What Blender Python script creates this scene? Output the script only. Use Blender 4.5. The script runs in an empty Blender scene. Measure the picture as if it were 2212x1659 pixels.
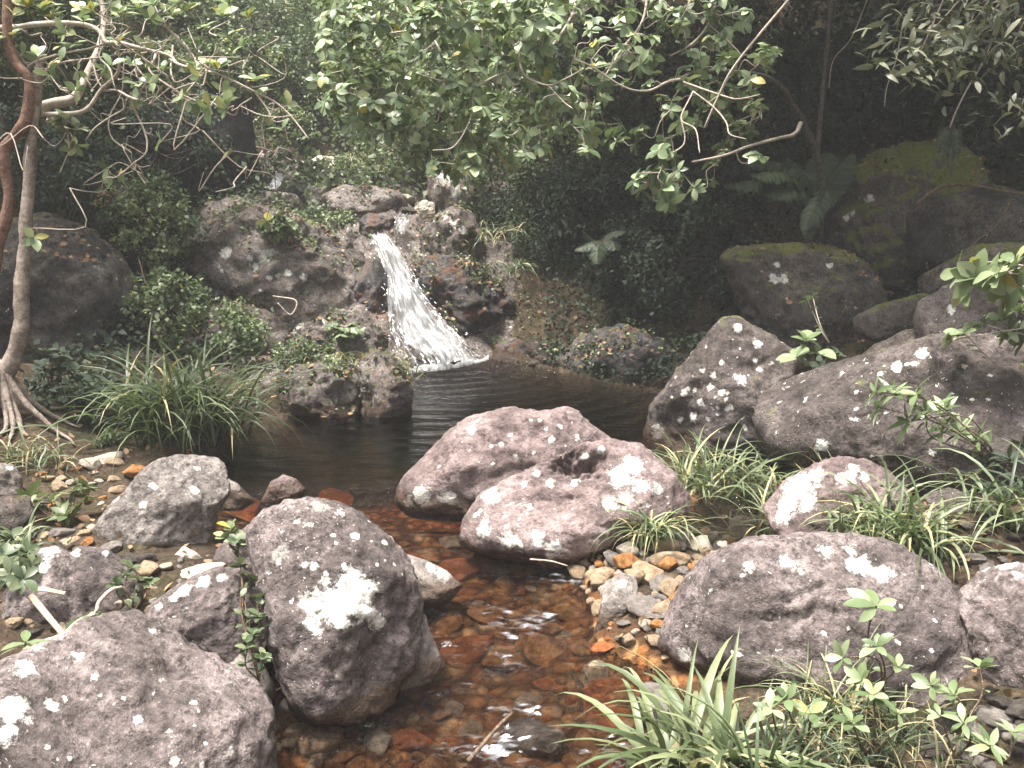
import bpy, bmesh, math, random
import numpy as np
from mathutils import Vector

random.seed(7)
RNG = np.random.default_rng(11)
SC = bpy.context.scene
COL = SC.collection

# ------------------------------------------------------------------ camera, sky, sun, exposure
CAMZ, PITCH = 1.65, math.radians(14.0)
cam_d = bpy.data.cameras.new('camera')
cam_d.sensor_width = 36.0
cam_d.lens = 31.2
cam_d.clip_start, cam_d.clip_end = 0.05, 500.0
cam = bpy.data.objects.new('camera', cam_d)
cam.location = (0, 0, CAMZ)
cam.rotation_euler = (math.pi / 2 - PITCH, 0, 0)
COL.objects.link(cam)
SC.camera = cam

SUN_EL, SUN_AZ = math.radians(75), math.radians(-100)     # azimuth from +Y towards +X: the light comes from high on the left
world = bpy.data.worlds.new('World')
SC.world = world
world.use_nodes = True
wn = world.node_tree
wn.nodes.clear()
w_out = wn.nodes.new('ShaderNodeOutputWorld')
w_bg = wn.nodes.new('ShaderNodeBackground')
w_sky = wn.nodes.new('ShaderNodeTexSky')
w_sky.sky_type = 'NISHITA'
w_sky.sun_disc = False
w_sky.sun_elevation = SUN_EL
w_sky.sun_rotation = SUN_AZ
w_sky.air_density = 1.0
w_sky.dust_density = 7.0
w_sky.ozone_density = 0.5
w_hs = wn.nodes.new('ShaderNodeHueSaturation')            # thin cloud: the same sky, greyer
w_hs.inputs['Saturation'].default_value = 0.22
wn.links.new(w_sky.outputs[0], w_hs.inputs['Color'])
wn.links.new(w_hs.outputs[0], w_bg.inputs['Color'])
w_bg.inputs['Strength'].default_value = 0.13
wn.links.new(w_bg.outputs[0], w_out.inputs[0])

sun_d = bpy.data.lights.new('sun', 'SUN')
sun_d.energy = 4.8
sun_d.angle = math.radians(14)
sun_d.color = (1.0, 0.93, 0.86)
sun = bpy.data.objects.new('sun', sun_d)
sdir = Vector((math.sin(SUN_AZ) * math.cos(SUN_EL), math.cos(SUN_AZ) * math.cos(SUN_EL), math.sin(SUN_EL)))
sun.rotation_euler = sdir.to_track_quat('Z', 'Y').to_euler()
sun.location = (-6, -4, 20)
COL.objects.link(sun)

SC.view_settings.view_transform = 'Standard'
SC.view_settings.look = 'None'
SC.view_settings.gamma = 1.0
SC.view_settings.exposure = 1.52
SC.render.engine = 'CYCLES'
SC.cycles.use_denoising = True
SC.cycles.max_bounces = 6
SC.cycles.diffuse_bounces = 3
SC.cycles.glossy_bounces = 3
SC.cycles.transmission_bounces = 3
SC.cycles.transparent_max_bounces = 12
SC.cycles.caustics_reflective = False
SC.cycles.caustics_refractive = False
SC.cycles.sample_clamp_indirect = 6.0

# ------------------------------------------------------------------ photo pixels (2212 x 1659) to points
FPX = 1916.0
C0 = np.array([0.0, 0.0, CAMZ])
FW = np.array([0.0, math.cos(PITCH), -math.sin(PITCH)])
RT = np.array([1.0, 0.0, 0.0])
UP = np.array([0.0, math.sin(PITCH), math.cos(PITCH)])

def ray(u, v):
    return FW + RT * ((u - 1106.0) / FPX) + UP * ((829.5 - v) / FPX)
def at(u, v, d):
    return C0 + ray(u, v) * d
def onz(u, v, z=0.0):
    r = ray(u, v)
    return C0 + r * ((z - CAMZ) / r[2])
def project(P):
    q = P - C0
    d = q @ FW
    return np.stack([1106 + FPX * (q @ RT) / d, 829.5 - FPX * (q @ UP) / d, d], -1)

# ------------------------------------------------------------------ noise
_perm = np.random.default_rng(3).permutation(256).astype(np.int64)
_perm = np.concatenate([_perm, _perm, _perm])
_grad = np.random.default_rng(4).normal(size=(256, 3))
_grad /= np.linalg.norm(_grad, axis=1)[:, None]
def pn(P):
    P = np.asarray(P, float)
    i = np.floor(P).astype(np.int64)
    f = P - i
    w = f * f * f * (f * (f * 6 - 15) + 10)
    i &= 255
    out = np.zeros(len(P))
    for dx in (0, 1):
        for dy in (0, 1):
            for dz in (0, 1):
                hsh = _perm[_perm[_perm[i[:, 0] + dx] + i[:, 1] + dy] + i[:, 2] + dz]
                g = _grad[hsh]
                dot = g[:, 0] * (f[:, 0] - dx) + g[:, 1] * (f[:, 1] - dy) + g[:, 2] * (f[:, 2] - dz)
                wx = w[:, 0] if dx else 1 - w[:, 0]
                wy = w[:, 1] if dy else 1 - w[:, 1]
                wz_ = w[:, 2] if dz else 1 - w[:, 2]
                out += dot * wx * wy * wz_
    return out * 1.6
def fbm(P, oct=4, gain=0.5):
    a, s, o = 1.0, 0.0, 1.0
    for k in range(oct):
        s = s + a * pn(P * o + 17.3 * k)
        a *= gain
        o *= 2.03
    return s

def sstep(a, b, x):
    t = np.clip((x - a) / (b - a), 0, 1)
    return t * t * (3 - 2 * t)

# ------------------------------------------------------------------ mesh helpers
def mesh_np(name, V, faces, mat=None, attrs=None, smooth=True):
    """faces: list of int arrays (n, k)"""
    me = bpy.data.meshes.new(name)
    V = np.asarray(V, np.float32)
    me.vertices.add(len(V))
    me.vertices.foreach_set('co', V.ravel())
    faces = [np.asarray(f, np.int32) for f in faces if len(f)]
    nl = sum(f.size for f in faces)
    nf = sum(len(f) for f in faces)
    me.loops.add(nl)
    me.loops.foreach_set('vertex_index', np.concatenate([f.ravel() for f in faces]))
    me.polygons.add(nf)
    tot = np.concatenate([np.full(len(f), f.shape[1], np.int32) for f in faces])
    st = np.concatenate([[0], np.cumsum(tot)[:-1]]).astype(np.int32)
    me.polygons.foreach_set('loop_start', st)
    me.polygons.foreach_set('loop_total', tot)
    me.polygons.foreach_set('use_smooth', np.full(nf, smooth))
    for k, a in (attrs or {}).items():
        at_ = me.attributes.new(k, 'FLOAT', 'POINT')
        at_.data.foreach_set('value', np.asarray(a, np.float32))
    me.update(calc_edges=True)
    if mat:
        me.materials.append(mat)
    return me

def link(name, me, parent=None, loc=(0, 0, 0)):
    o = bpy.data.objects.new(name, me)
    o.location = loc
    COL.objects.link(o)
    if parent:
        o.parent = parent
    return o
def tag(o, label=None, cat=None, group=None, kind=None):
    if label: o['label'] = label
    if cat: o['category'] = cat
    if group: o['group'] = group
    if kind: o['kind'] = kind
    return o
def thing(name, loc, label, cat, group=None):
    o = bpy.data.objects.new(name, None)
    o.empty_display_size = 0.1
    o.location = [float(c) for c in loc]
    COL.objects.link(o)
    return tag(o, label, cat, group)

class Geo:
    """collects verts / faces / a per-vertex 'var' value"""
    def __init__(s):
        s.V, s.F, s.A, s.n = [], [], [], 0
    def add(s, V, F, a=0.5):
        V = np.asarray(V)
        for f in F:
            s.F.append(np.asarray(f) + s.n)
        s.V.append(V)
        s.A.append(np.broadcast_to(np.asarray(a, float), (len(V),)) if np.ndim(a) < 1 or len(np.atleast_1d(a)) != len(V) else np.asarray(a))
        s.n += len(V)
    def build(s, name, mat, parent=None, origin=(0, 0, 0), smooth=True):
        V = np.concatenate(s.V) - np.asarray(origin)
        by = {}
        for f in s.F:
            by.setdefault(f.shape[1], []).append(f)
        F = [np.concatenate(x) for x in by.values()]
        me = mesh_np(name, V, F, mat, {'var': np.concatenate(s.A)}, smooth)
        return link(name, me, parent)

def crom(pts, n=6):
    P = np.asarray(pts, float)
    if len(P) < 3:
        t = np.linspace(0, 1, n + 1)[:, None]
        return P[0] * (1 - t) + P[-1] * t
    Q = np.concatenate([[2 * P[0] - P[1]], P, [2 * P[-1] - P[-2]]])
    out = []
    for i in range(1, len(Q) - 2):
        for t in np.linspace(0, 1, n, endpoint=False):
            a, b, c, d = Q[i - 1], Q[i], Q[i + 1], Q[i + 2]
            out.append(0.5 * ((2 * b) + (c - a) * t + (2 * a - 5 * b + 4 * c - d) * t * t + (3 * b - a - 3 * c + d) * t ** 3))
    out.append(P[-1])
    return np.array(out)

def tube(geo, pts, r0, r1, k=6, var=0.5, lump=0.0):
    P = np.asarray(pts, float)
    n = len(P)
    T = np.gradient(P, axis=0)
    T /= np.linalg.norm(T, axis=1)[:, None] + 1e-9
    ref = np.array([0.31, 0.87, 0.38])
    A = np.cross(T, ref)
    A /= np.linalg.norm(A, axis=1)[:, None] + 1e-9
    B = np.cross(T, A)
    r = np.linspace(0, 1, n)
    r = r0 * (1 - r) + r1 * r
    if lump:
        r = r * (1 + lump * pn(P * (0.35 / max(r0, .004)) + 5.1))
    ang = np.linspace(0, 2 * math.pi, k, endpoint=False)
    V = P[:, None] + (A[:, None] * np.cos(ang)[None, :, None] + B[:, None] * np.sin(ang)[None, :, None]) * r[:, None, None]
    i = np.arange(n - 1)[:, None] * k
    j = np.arange(k)[None]
    j2 = (j + 1) % k
    F = np.stack([i + j, i + j2, i + k + j2, i + k + j], -1).reshape(-1, 4)
    V = V.reshape(-1, 3)
    V = np.concatenate([V, P[-1:] + T[-1:] * r1])
    e = len(V) - 1
    cap = np.stack([(n - 1) * k + np.arange(k), (n - 1) * k + (np.arange(k) + 1) % k, np.full(k, e)], -1)
    geo.add(V, [F, cap], var)

# leaf templates: rows of (along, across, fold)
def tmpl_broad(kind):
    if kind == 'broad':
        s = [0, .12, .35, .62, .85, 1]; w = [.06, .30, .82, 1, .62, 0]
    elif kind == 'lance':
        s = [0, .15, .4, .65, .85, 1]; w = [.1, .6, 1, .85, .45, 0]
    else:
        s = [0, .3, .65, 1]; w = [.12, .95, .9, 0]
    V, A = [], []
    n = len(s)
    for i in range(n):
        V.append((s[i], 0, 0.0))
    for sd in (-1, 1):
        for i in range(n - 1):
            V.append((s[i], sd * w[i], 0.22 * w[i]))
    F4, F3 = [], []
    for q, sd in enumerate((-1, 1)):
        o = n + q * (n - 1)
        for i in range(n - 2):
            f = (i, i + 1, o + i + 1, o + i)
            F4.append(f if sd < 0 else f[::-1])
        f = (n - 2, n - 1, o + n - 2)
        F3.append(f if sd < 0 else f[::-1])
    return np.array(V, float), np.array(F4), np.array(F3)
T_BROAD, T_LANCE, T_SMALL = tmpl_broad('broad'), tmpl_broad('lance'), tmpl_broad('small')
T_TINY = (np.array([(0, 0, 0), (.5, -1, .15), (1, 0, -.05), (.5, 1, .15)], float), np.array([(0, 1, 2, 3)]), np.zeros((0, 3), int))

def unit(a):
    return a / (np.linalg.norm(a, axis=-1, keepdims=True) + 1e-9)

def leaves(geo, P, T, N, L, W, tm, var, curl=0.25):
    """many leaves at once; L lengths, W half-width / length"""
    tv, f4, f3 = tm
    P = np.asarray(P, float)
    n = len(P)
    if n == 0: return
    T = unit(np.broadcast_to(T, (n, 3)))
    N = np.broadcast_to(N, (n, 3))
    B = unit(np.cross(N, T))
    N = np.cross(T, B)
    L = np.broadcast_to(L, (n,))
    W = np.broadcast_to(W, (n,))
    cu = curl * (0.5 + RNG.random(n))
    s, a, z = tv[:, 0], tv[:, 1], tv[:, 2]
    V = (P[:, None] + T[:, None] * (L[:, None] * s[None])[..., None]
         + B[:, None] * ((L * W)[:, None] * a[None])[..., None]
         + N[:, None] * (L[:, None] * (W[:, None] * z[None] - cu[:, None] * (s ** 2)[None]))[..., None])
    m = len(tv)
    off = (np.arange(n) * m)[:, None, None]
    F = []
    if len(f4): F.append((f4[None] + off).reshape(-1, 4))
    if len(f3): F.append((f3[None] + off).reshape(-1, 3))
    va = np.repeat(np.broadcast_to(var, (n,)), m)
    geo.add(V.reshape(-1, 3), F, va)

def rdir(n, up=0.0):
    d = RNG.normal(size=(n, 3))
    d = unit(d)
    d[:, 2] += up
    return unit(d)

# ------------------------------------------------------------------ node helper
class NT:
    def __init__(s, name):
        s.m = bpy.data.materials.new(name)
        s.m.use_nodes = True
        s.t = s.m.node_tree
        s.t.nodes.clear()
        s.out = s.t.nodes.new('ShaderNodeOutputMaterial')
        s.co = s.t.nodes.new('ShaderNodeTexCoord').outputs['Object']
    def n(s, typ, ins=None, **props):
        nd = s.t.nodes.new('ShaderNode' + typ)
        for k, v in props.items():
            setattr(nd, k, v)
        for k, v in (ins or {}).items():
            sk = nd.inputs[k]
            if isinstance(v, bpy.types.NodeSocket):
                s.t.links.new(v, sk)
            elif sk.type == 'RGBA' and len(v) == 3:
                sk.default_value = (*v, 1)
            else:
                sk.default_value = v
        return nd
    def noise(s, scale, detail=4, rough=.55, vec=None, dist=0.0, col=False):
        nd = s.n('TexNoise', {'Vector': vec or s.co, 'Scale': scale, 'Detail': detail, 'Roughness': rough, 'Distortion': dist})
        return nd.outputs['Color' if col else 'Fac']
    def math(s, op, a, b=0.0, c=0.0, clamp=False):
        return s.n('Math', {0: a, 1: b, 2: c}, operation=op, use_clamp=clamp).outputs[0]
    def vmath(s, op, a, b):
        return s.n('VectorMath', {0: a, 1: b}, operation=op).outputs[0]
    def ramp(s, fac, stops):
        nd = s.n('ValToRGB', {'Fac': fac})
        cr = nd.color_ramp
        while len(cr.elements) < len(stops):
            cr.elements.new(0.5)
        for e, (p, c) in zip(cr.elements, stops):
            e.position = p
            e.color = (*c, 1) if len(c) == 3 else c
        return nd.outputs['Color']
    def mix(s, fac, a, b, mode='MIX'):
        nd = s.t.nodes.new('ShaderNodeMix')
        nd.data_type = 'RGBA'
        nd.blend_type = mode
        for k, v in ((0, fac), (6, a), (7, b)):
            sk = nd.inputs[k]
            if isinstance(v, bpy.types.NodeSocket):
                s.t.links.new(v, sk)
            elif k == 0:
                sk.default_value = v
            else:
                sk.default_value = (*v, 1)
        return nd.outputs[2]
    def mr(s, v, a, b, c=0.0, d=1.0):
        return s.n('MapRange', {'Value': v, 'From Min': a, 'From Max': b, 'To Min': c, 'To Max': d}).outputs[0]
    def attr(s, name):
        return s.n('Attribute', attribute_name=name).outputs['Fac']
    def bump(s, h, strength=.5, dist=.01, normal=None):
        ins = {'Height': h, 'Strength': strength, 'Distance': dist}
        if normal: ins['Normal'] = normal
        return s.n('Bump', ins).outputs[0]
    def principled(s, col, rough=.8, spec=.4, normal=None, **k):
        ins = {'Base Color': col, 'Roughness': rough, 'Specular IOR Level': spec}
        if normal: ins['Normal'] = normal
        ins.update(k)
        return s.n('BsdfPrincipled', ins).outputs[0]
    def done(s, sh):
        s.t.links.new(sh, s.out.inputs['Surface'])
        return s.m

# ------------------------------------------------------------------ materials
def rock_mat(name, dark, mid, light, lichen=.5, moss=0.0, speck=.5, lichcol=(.74, .72, .67), rust=0.0, bump=1.0):
    t = NT(name)
    oi = t.n('ObjectInfo').outputs['Random']
    vec = t.vmath('ADD', t.co, t.n('CombineXYZ', {0: t.math('MULTIPLY', oi, 37.0), 1: t.math('MULTIPLY', oi, 91.0), 2: 0.0}).outputs[0])
    n1 = t.noise(2.6, 8, .62, vec)
    n2 = t.noise(16, 7, .7, vec)
    n3 = t.noise(120, 3, .6, vec)
    n5 = t.noise(48, 4, .7, vec)
    f = t.math('ADD', t.math('MULTIPLY', n1, .45), t.math('ADD', t.math('MULTIPLY', n2, .33), t.math('MULTIPLY', n5, .22)))
    c = t.ramp(f, [(.40, dark), (.5, mid), (.60, light)])
    c = t.mix(t.math('MULTIPLY', t.mr(n3, .55, .68, 0, speck * .8), t.mr(t.math('ADD', t.math('MULTIPLY', n1, .6), t.math('MULTIPLY', n2, .4)), .42, .56, .15, 1)), c, tuple(min(1, x * 1.5 + .1) for x in light))
    c = t.mix(t.mr(n5, .47, .34, 0, min(1, speck * 1.3)), c, tuple(x * .45 for x in dark))
    if rust > 0:
        c = t.mix(t.mr(t.noise(5, 5, .6, vec, .6), .5, .68, 0, rust), c, (.22, .085, .03))
    # crusty grey lichen rings and pale spots
    dv = t.vmath('ADD', vec, t.vmath('MULTIPLY', t.vmath('SUBTRACT', t.noise(22, 3, .6, vec, col=True), (.5, .5, .5)), (.09, .09, .09)))
    n4 = t.noise(3.5, 3, .5, vec)
    h_l = None
    for sc, lo, colr, am in ((8, .62, (.36, .345, .31), .7), (23, .52, (.55, .53, .48), .85), (60, .45, lichcol, .9)):
        vo = t.n('TexVoronoi', {'Vector': dv, 'Scale': float(sc), 'Randomness': 1.0})
        rnd = t.n('SeparateColor', {0: vo.outputs['Color']}).outputs[0]
        thr = t.math('MULTIPLY', t.math('ADD', t.math('SUBTRACT', rnd, 1.0 - .50 * lichen), t.math('MULTIPLY', t.math('SUBTRACT', n4, .5), 1.5)), 0.55)
        m = t.mr(t.math('SUBTRACT', thr, vo.outputs['Distance']), -.03, .05)
        m = t.math('MULTIPLY', m, t.mr(n5, .30, .5, .35, 1.0))
        m = t.math('MULTIPLY', m, am)
        c = t.mix(m, c, colr)
        h_l = m if h_l is None else t.math('MAXIMUM', h_l, m)
    # the big lichen patches placed on this rock
    la = t.attr('lich')
    ln = t.math('ADD', la, t.math('MULTIPLY', t.math('SUBTRACT', t.noise(30, 7, .75, vec), .53), 3.0))
    lm = t.mr(ln, -.04, .26)
    c = t.mix(lm, c, t.mix(t.mr(t.math('ADD', t.math('MULTIPLY', n5, .6), t.math('MULTIPLY', n2, .4)), .38, .56), (.42, .41, .36), (.82, .80, .75)))
    h_l = t.math('MAXIMUM', h_l, lm)
    geo = t.n('NewGeometry').outputs['Normal']
    nz = t.n('SeparateXYZ', {0: geo}).outputs[2]
    if moss > 0:
        mm = t.math('ADD', t.math('MULTIPLY', nz, .9), t.math('MULTIPLY', t.math('SUBTRACT', t.noise(7, 6, .65, vec), .5), 2.4))
        mm = t.mr(mm, 1.05 - moss, 1.4 - moss)
        c = t.mix(mm, c, t.ramp(n5, [(.3, (.045, .055, .012)), (.7, (.17, .18, .045))]))
    wet = t.mr(t.math('ADD', t.attr('wet'), t.math('MULTIPLY', t.math('SUBTRACT', n2, .5), .5)), .35, .6)
    c = t.mix(t.math('MULTIPLY', wet, .8), c, t.mix(n2, (.035, .022, .014), (.10, .055, .03)))
    rough = t.mr(wet, 0, 1, .85, .3)
    hb = t.math('ADD', t.math('MULTIPLY', n2, 1.0), t.math('ADD', t.math('MULTIPLY', n5, .45), t.math('MULTIPLY', n3, .2)))
    hb = t.math('ADD', hb, t.math('MULTIPLY', h_l, .12))
    b = t.bump(hb, .75 * bump, .03)
    return t.done(t.principled(c, rough, .3, b))

M_ROCK = rock_mat('mauve_rock', (.052, .042, .040), (.126, .102, .097), (.30, .252, .243), lichen=.62)
M_ROCKP = rock_mat('pink_rock', (.078, .058, .055), (.170, .128, .122), (.32, .252, .242), lichen=.5, speck=.35)
M_ROCKB = rock_mat('brown_rock', (.036, .030, .027), (.082, .067, .062), (.17, .142, .132), lichen=.66, moss=.16)
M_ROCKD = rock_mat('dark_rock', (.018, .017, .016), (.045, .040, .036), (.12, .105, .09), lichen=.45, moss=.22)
M_SHADEROCK = rock_mat('shade_blackened_rock', (.008, .008, .008), (.014, .013, .013), (.026, .025, .024), lichen=.1, moss=.1)  # dark rock with deep shade also put into the colour
M_MOSSY = rock_mat('mossy_rock', (.032, .029, .026), (.075, .063, .057), (.16, .135, .12), lichen=.45, moss=.50)
M_THICKM = rock_mat('thick_moss_rock', (.036, .032, .028), (.085, .072, .065), (.18, .15, .135), lichen=.4, moss=1.02)
M_LEDGE = rock_mat('ledge_rock', (.052, .045, .040), (.145, .124, .113), (.31, .275, .25), lichen=.78, moss=.16, rust=.15, bump=1.6)
M_WETR = rock_mat('wet_cliff_rock', (.022, .02, .02), (.07, .065, .065), (.17, .155, .155), lichen=.15, moss=.2, rust=.6, bump=1.8)
M_TAN = rock_mat('tan_stone', (.26, .18, .105), (.47, .35, .225), (.64, .53, .39), lichen=.12, speck=.3, rust=.4)
M_OCHRE = rock_mat('ochre_stone', (.22, .095, .03), (.46, .21, .07), (.62, .36, .15), lichen=.02, speck=.2, rust=.6)
M_GREY = rock_mat('grey_stone', (.14, .12, .105), (.25, .22, .20), (.42, .38, .34), lichen=.4)
M_GREYB = rock_mat('grey_brown_rock', (.062, .054, .049), (.145, .127, .116), (.30, .27, .25), lichen=.6)
M_PALE = rock_mat('pale_stone', (.34, .29, .22), (.52, .46, .37), (.68, .62, .54), lichen=.2, speck=.2)
M_RED = rock_mat('rust_slab', (.28, .080, .024), (.50, .155, .048), (.60, .24, .09), lichen=0.0, speck=.1, rust=.7)

def leaf_mat(name, dark, mid, light, rough=.42, trans=.28, yellow=None):
    t = NT(name)
    v = t.attr('var')
    nz = t.noise(30, 3, .6)
    f = t.math('ADD', v, t.math('MULTIPLY', t.math('SUBTRACT', nz, .5), .22))
    stops = [(.08, dark), (.5, mid), (.88, light)]
    if yellow: stops.append((.985, yellow))
    c = t.ramp(f, stops)
    p = t.principled(c, rough, .5)
    tr = t.n('BsdfTranslucent', {'Color': t.mix(.35, c, (.16, .24, .03))}).outputs[0]
    return t.done(t.n('MixShader', {0: trans, 1: p, 2: tr}).outputs[0])

M_LEAF = leaf_mat('broad_leaf', (.06, .10, .045), (.18, .255, .125), (.40, .48, .28), .40, .28, (.42, .36, .08))
M_LEAFD = leaf_mat('painted_shade_leaf', (.012, .022, .014), (.028, .046, .028), (.055, .08, .046), .75, .15)  # deep shade of the hollow is put into this leaf colour
M_SMALL = leaf_mat('small_leaf', (.03, .052, .022), (.095, .14, .06), (.29, .34, .17), .5, .28, (.30, .27, .07))
M_GRASS = leaf_mat('grass_blade', (.045, .07, .028), (.125, .165, .075), (.28, .315, .17), .45, .25, (.50, .42, .22))
M_GRASSD = leaf_mat('painted_shade_grass', (.03, .05, .024), (.085, .12, .058), (.20, .235, .13), .45, .22, (.36, .31, .17))  # darker copy of the grass blade, shade put into the colour
M_YOUNG = leaf_mat('seedling_leaf', (.07, .11, .045), (.18, .245, .115), (.36, .42, .25), .38, .3, (.55, .42, .05))
M_FERN = leaf_mat('fern_leaf', (.014, .028, .012), (.030, .052, .024), (.06, .09, .042), .55, .25)
M_GREYLEAF = leaf_mat('silver_leaf', (.05, .06, .04), (.11, .13, .08), (.30, .31, .21), .45, .2)
M_DRY = leaf_mat('dry_leaf', (.07, .035, .018), (.18, .10, .05), (.34, .22, .12), .7, .1)

def bark_mat(name, dark, light, scale=14):
    t = NT(name)
    n1 = t.noise(scale, 6, .65)
    n2 = t.noise(scale * 4, 4, .6)
    f = t.math('ADD', t.math('MULTIPLY', n1, .7), t.math('MULTIPLY', n2, .3))
    c = t.ramp(f, [(.36, dark), (.52, tuple((a + b) / 2 for a, b in zip(dark, light))), (.64, light)])
    vo = t.n('TexVoronoi', {'Vector': t.vmath('ADD', t.co, t.noise(20, 3, .5, col=True)), 'Scale': 22.0})
    c = t.mix(t.mr(vo.outputs['Distance'], .28, .16, 0, .8), c, (.50, .49, .45))
    return t.done(t.principled(c, .85, .25, t.bump(f, .8, .01)))
M_BARK = bark_mat('pale_bark', (.10, .075, .06), (.36, .30, .25))
M_BARKR = bark_mat('red_bark', (.10, .045, .03), (.27, .16, .115))
M_TWIG = bark_mat('pale_twig', (.28, .23, .18), (.58, .51, .43), 30)
M_TWIGD = bark_mat('dark_twig', (.035, .028, .022), (.12, .10, .08), 30)
M_STEM = bark_mat('brown_stem', (.06, .04, .025), (.20, .13, .08), 30)
M_DEADWOOD = bark_mat('dead_wood', (.30, .22, .15), (.58, .48, .38), 20)

# ------------------------------------------------------------------ terrain
WPIX = [(380, 1850), (520, 1620), (600, 1480), (585, 1300), (540, 1180), (455, 1130), (425, 1050), (400, 1010), (480, 975),
        (590, 920), (640, 892), (800, 884), (892, 872), (890, 835), (880, 806), (905, 782), (1060, 772), (1150, 790), (1250, 808),
        (1330, 835), (1425, 850), (1460, 900), (1450, 1000), (1480, 1080), (1400, 1160), (1235, 1200), (1270, 1260), (1290, 1370),
        (1450, 1430), (1500, 1500), (1440, 1600), (1400, 1850)]
WPOLY = np.array([onz(u, v)[:2] for u, v in WPIX])
def poly_sd(P, poly):
    d2 = np.full(len(P), 1e9)
    inside = np.zeros(len(P), bool)
    for i in range(len(poly)):
        a, b = poly[i], poly[(i + 1) % len(poly)]
        e = b - a
        w = P - a
        tt = np.clip((w @ e) / (e @ e), 0, 1)
        q = w - tt[:, None] * e
        d2 = np.minimum(d2, (q * q).sum(1))
        c = ((a[1] > P[:, 1]) != (b[1] > P[:, 1])) & (P[:, 0] < (b[0] - a[0]) * (P[:, 1] - a[1]) / (b[1] - a[1] + 1e-12) + a[0])
        inside ^= c
    d = np.sqrt(d2)
    return np.where(inside, -d, d)
def wz(y):
    return -0.045 * np.clip(4.1 - y, 0, 2.6)
CTRL = []
def hfun(x, y):
    P = np.stack([x, y], -1)
    sd = poly_sd(P, WPOLY)
    w = wz(y)
    ins = np.maximum(-sd, 0)
    pool = sstep(3.95, 4.8, y)
    bed = w - 0.025 - np.minimum(ins * 0.25, 0.065) - pool * np.minimum(ins * 1.0, 0.46)
    out = np.maximum(sd, 0)
    steep = sstep(5.6, 6.2, y)
    bank = (1 - steep) * (0.45 * np.minimum(out, .18) + 0.10 * out) \
        + steep * (0.9 * np.minimum(out, .40) + 0.20 * np.maximum(out - .40, 0))
    right = sstep(-.1, .9, x) * sstep(7.2, 8.0, y)
    bank = bank + right * 0.6 * np.maximum(out - .45, 0)
    fall = sstep(-1.9, -1.2, x) * (1 - sstep(.0, .6, x)) * sstep(7.2, 7.5, y)
    bank = bank + fall * 0.55 * np.minimum(np.maximum(out - .48, 0), .7)
    z = np.where(sd < 0, bed, w + bank)
    z = z + .30 * np.maximum(-x - 2.4, 0) + .65 * np.maximum(-x - 3.6, 0)
    z = z + .22 * np.maximum(x - 1.2, 0) + .35 * np.maximum(x - 2.6, 0) * sstep(2, 5, y) + .3 * np.maximum(x - 5, 0)
    z = z + .50 * np.maximum(y - 10.2, 0) + .25 * np.maximum(y - 13, 0)
    if len(CTRL):
        num, den = 0.0, 0.02
        for (cx, cy, dz) in CTRL:
            w = np.exp(-((x - cx) ** 2 + (y - cy) ** 2) / (2 * .45 ** 2))
            num = num + w * dz
            den = den + w
        z = z + num / den * (sd > 0) * sstep(0, .25, out)
    nz = fbm(np.stack([x * .8, y * .8, 0 * x], -1), 4)
    nf = fbm(np.stack([x * 5, y * 5, 0 * x + 3.3], -1), 3)
    z = z + np.where(sd > 0, 1, .25) * (.10 * nz * np.clip(out * 1.5, 0, 1.5) + .022 * nf)
    return z, sd
_c = np.array([at(*q) for q in (
    (1700, 750, 7.0), (1560, 730, 7.2), (1900, 585, 7.6), (2100, 605, 7.0), (1950, 730, 6.2), (1950, 815, 5.9), (2100, 765, 5.6), (2130, 655, 6.0), (2250, 760, 5.4),
    (1850, 1020, 4.6), (2050, 1030, 4.6), (1450, 720, 8.0), (1600, 560, 8.4), (1600, 460, 9.0), (1800, 500, 8.4), (2000, 420, 8.6), (2200, 430, 7.8), (1800, 380, 9.6),
    (100, 765, 6.6), (-60, 760, 6.4), (330, 610, 7.6), (400, 470, 9.6), (250, 780, 6.1), (200, 560, 8.0), (100, 420, 9.0), (600, 690, 7.7), (450, 665, 7.5), (760, 700, 7.6), (590, 425, 9.6),
    (720, 352, 10.8), (840, 395, 10.0), (700, 455, 9.2), (560, 470, 9.0), (960, 465, 9.0), (960, 590, 8.4), (1080, 740, 7.9), (1250, 705, 8.1), (1350, 730, 7.8), (1100, 560, 8.5), (1300, 500, 9.0),
    (20, 842, 5.0), (90, 860, 5.0), (150, 885, 5.15), (100, 945, 4.95), (0, 900, 4.9), (-60, 860, 4.9), (1880, 1520, 2.68), (1780, 1540, 2.62), (1960, 1520, 2.68), (1850, 1640, 2.46), (820, 520, 8.6), (850, 640, 8.0), (940, 700, 7.75), (480, 800, 6.9), (620, 780, 6.7), (760, 780, 6.6))])
_z0 = hfun(_c[:, 0], _c[:, 1])[0]
CTRL = [(a[0], a[1], a[2] - b - .03) for a, b in zip(_c, _z0)]
def axis(a0, a1, st, ext):
    c = np.arange(a0, a1 + 1e-6, st)
    o, s = [], st
    p = a1
    while p < ext[1]:
        s *= 1.18
        p += s
        o.append(p)
    q, s, p = [], st, a0
    while p > ext[0]:
        s *= 1.18
        p -= s
        q.append(p)
    return np.concatenate([q[::-1], c, o])
AX = axis(-3.6, 3.2, .04, (-24, 24))
AY = axis(1.4, 9.2, .04, (-14, 30))
GX, GY = np.meshgrid(AX, AY)
hz, hsd = hfun(GX.ravel(), GY.ravel())
_gx, _gy = GX.ravel(), GY.ravel()
ROCKY = sstep(-3.3, -2.6, _gx) * (1 - sstep(-.25, .25, _gx)) * sstep(5.9, 6.4, _gy) * (1 - sstep(10.6, 11.4, _gy)) * (hsd > 0)
_st = 5.5 * hz + 1.2 * pn(np.stack([_gx * 1.3, _gy * 1.3, 0 * _gx], -1)) + .35 * _gx
_fr = _st - np.floor(_st)
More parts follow.
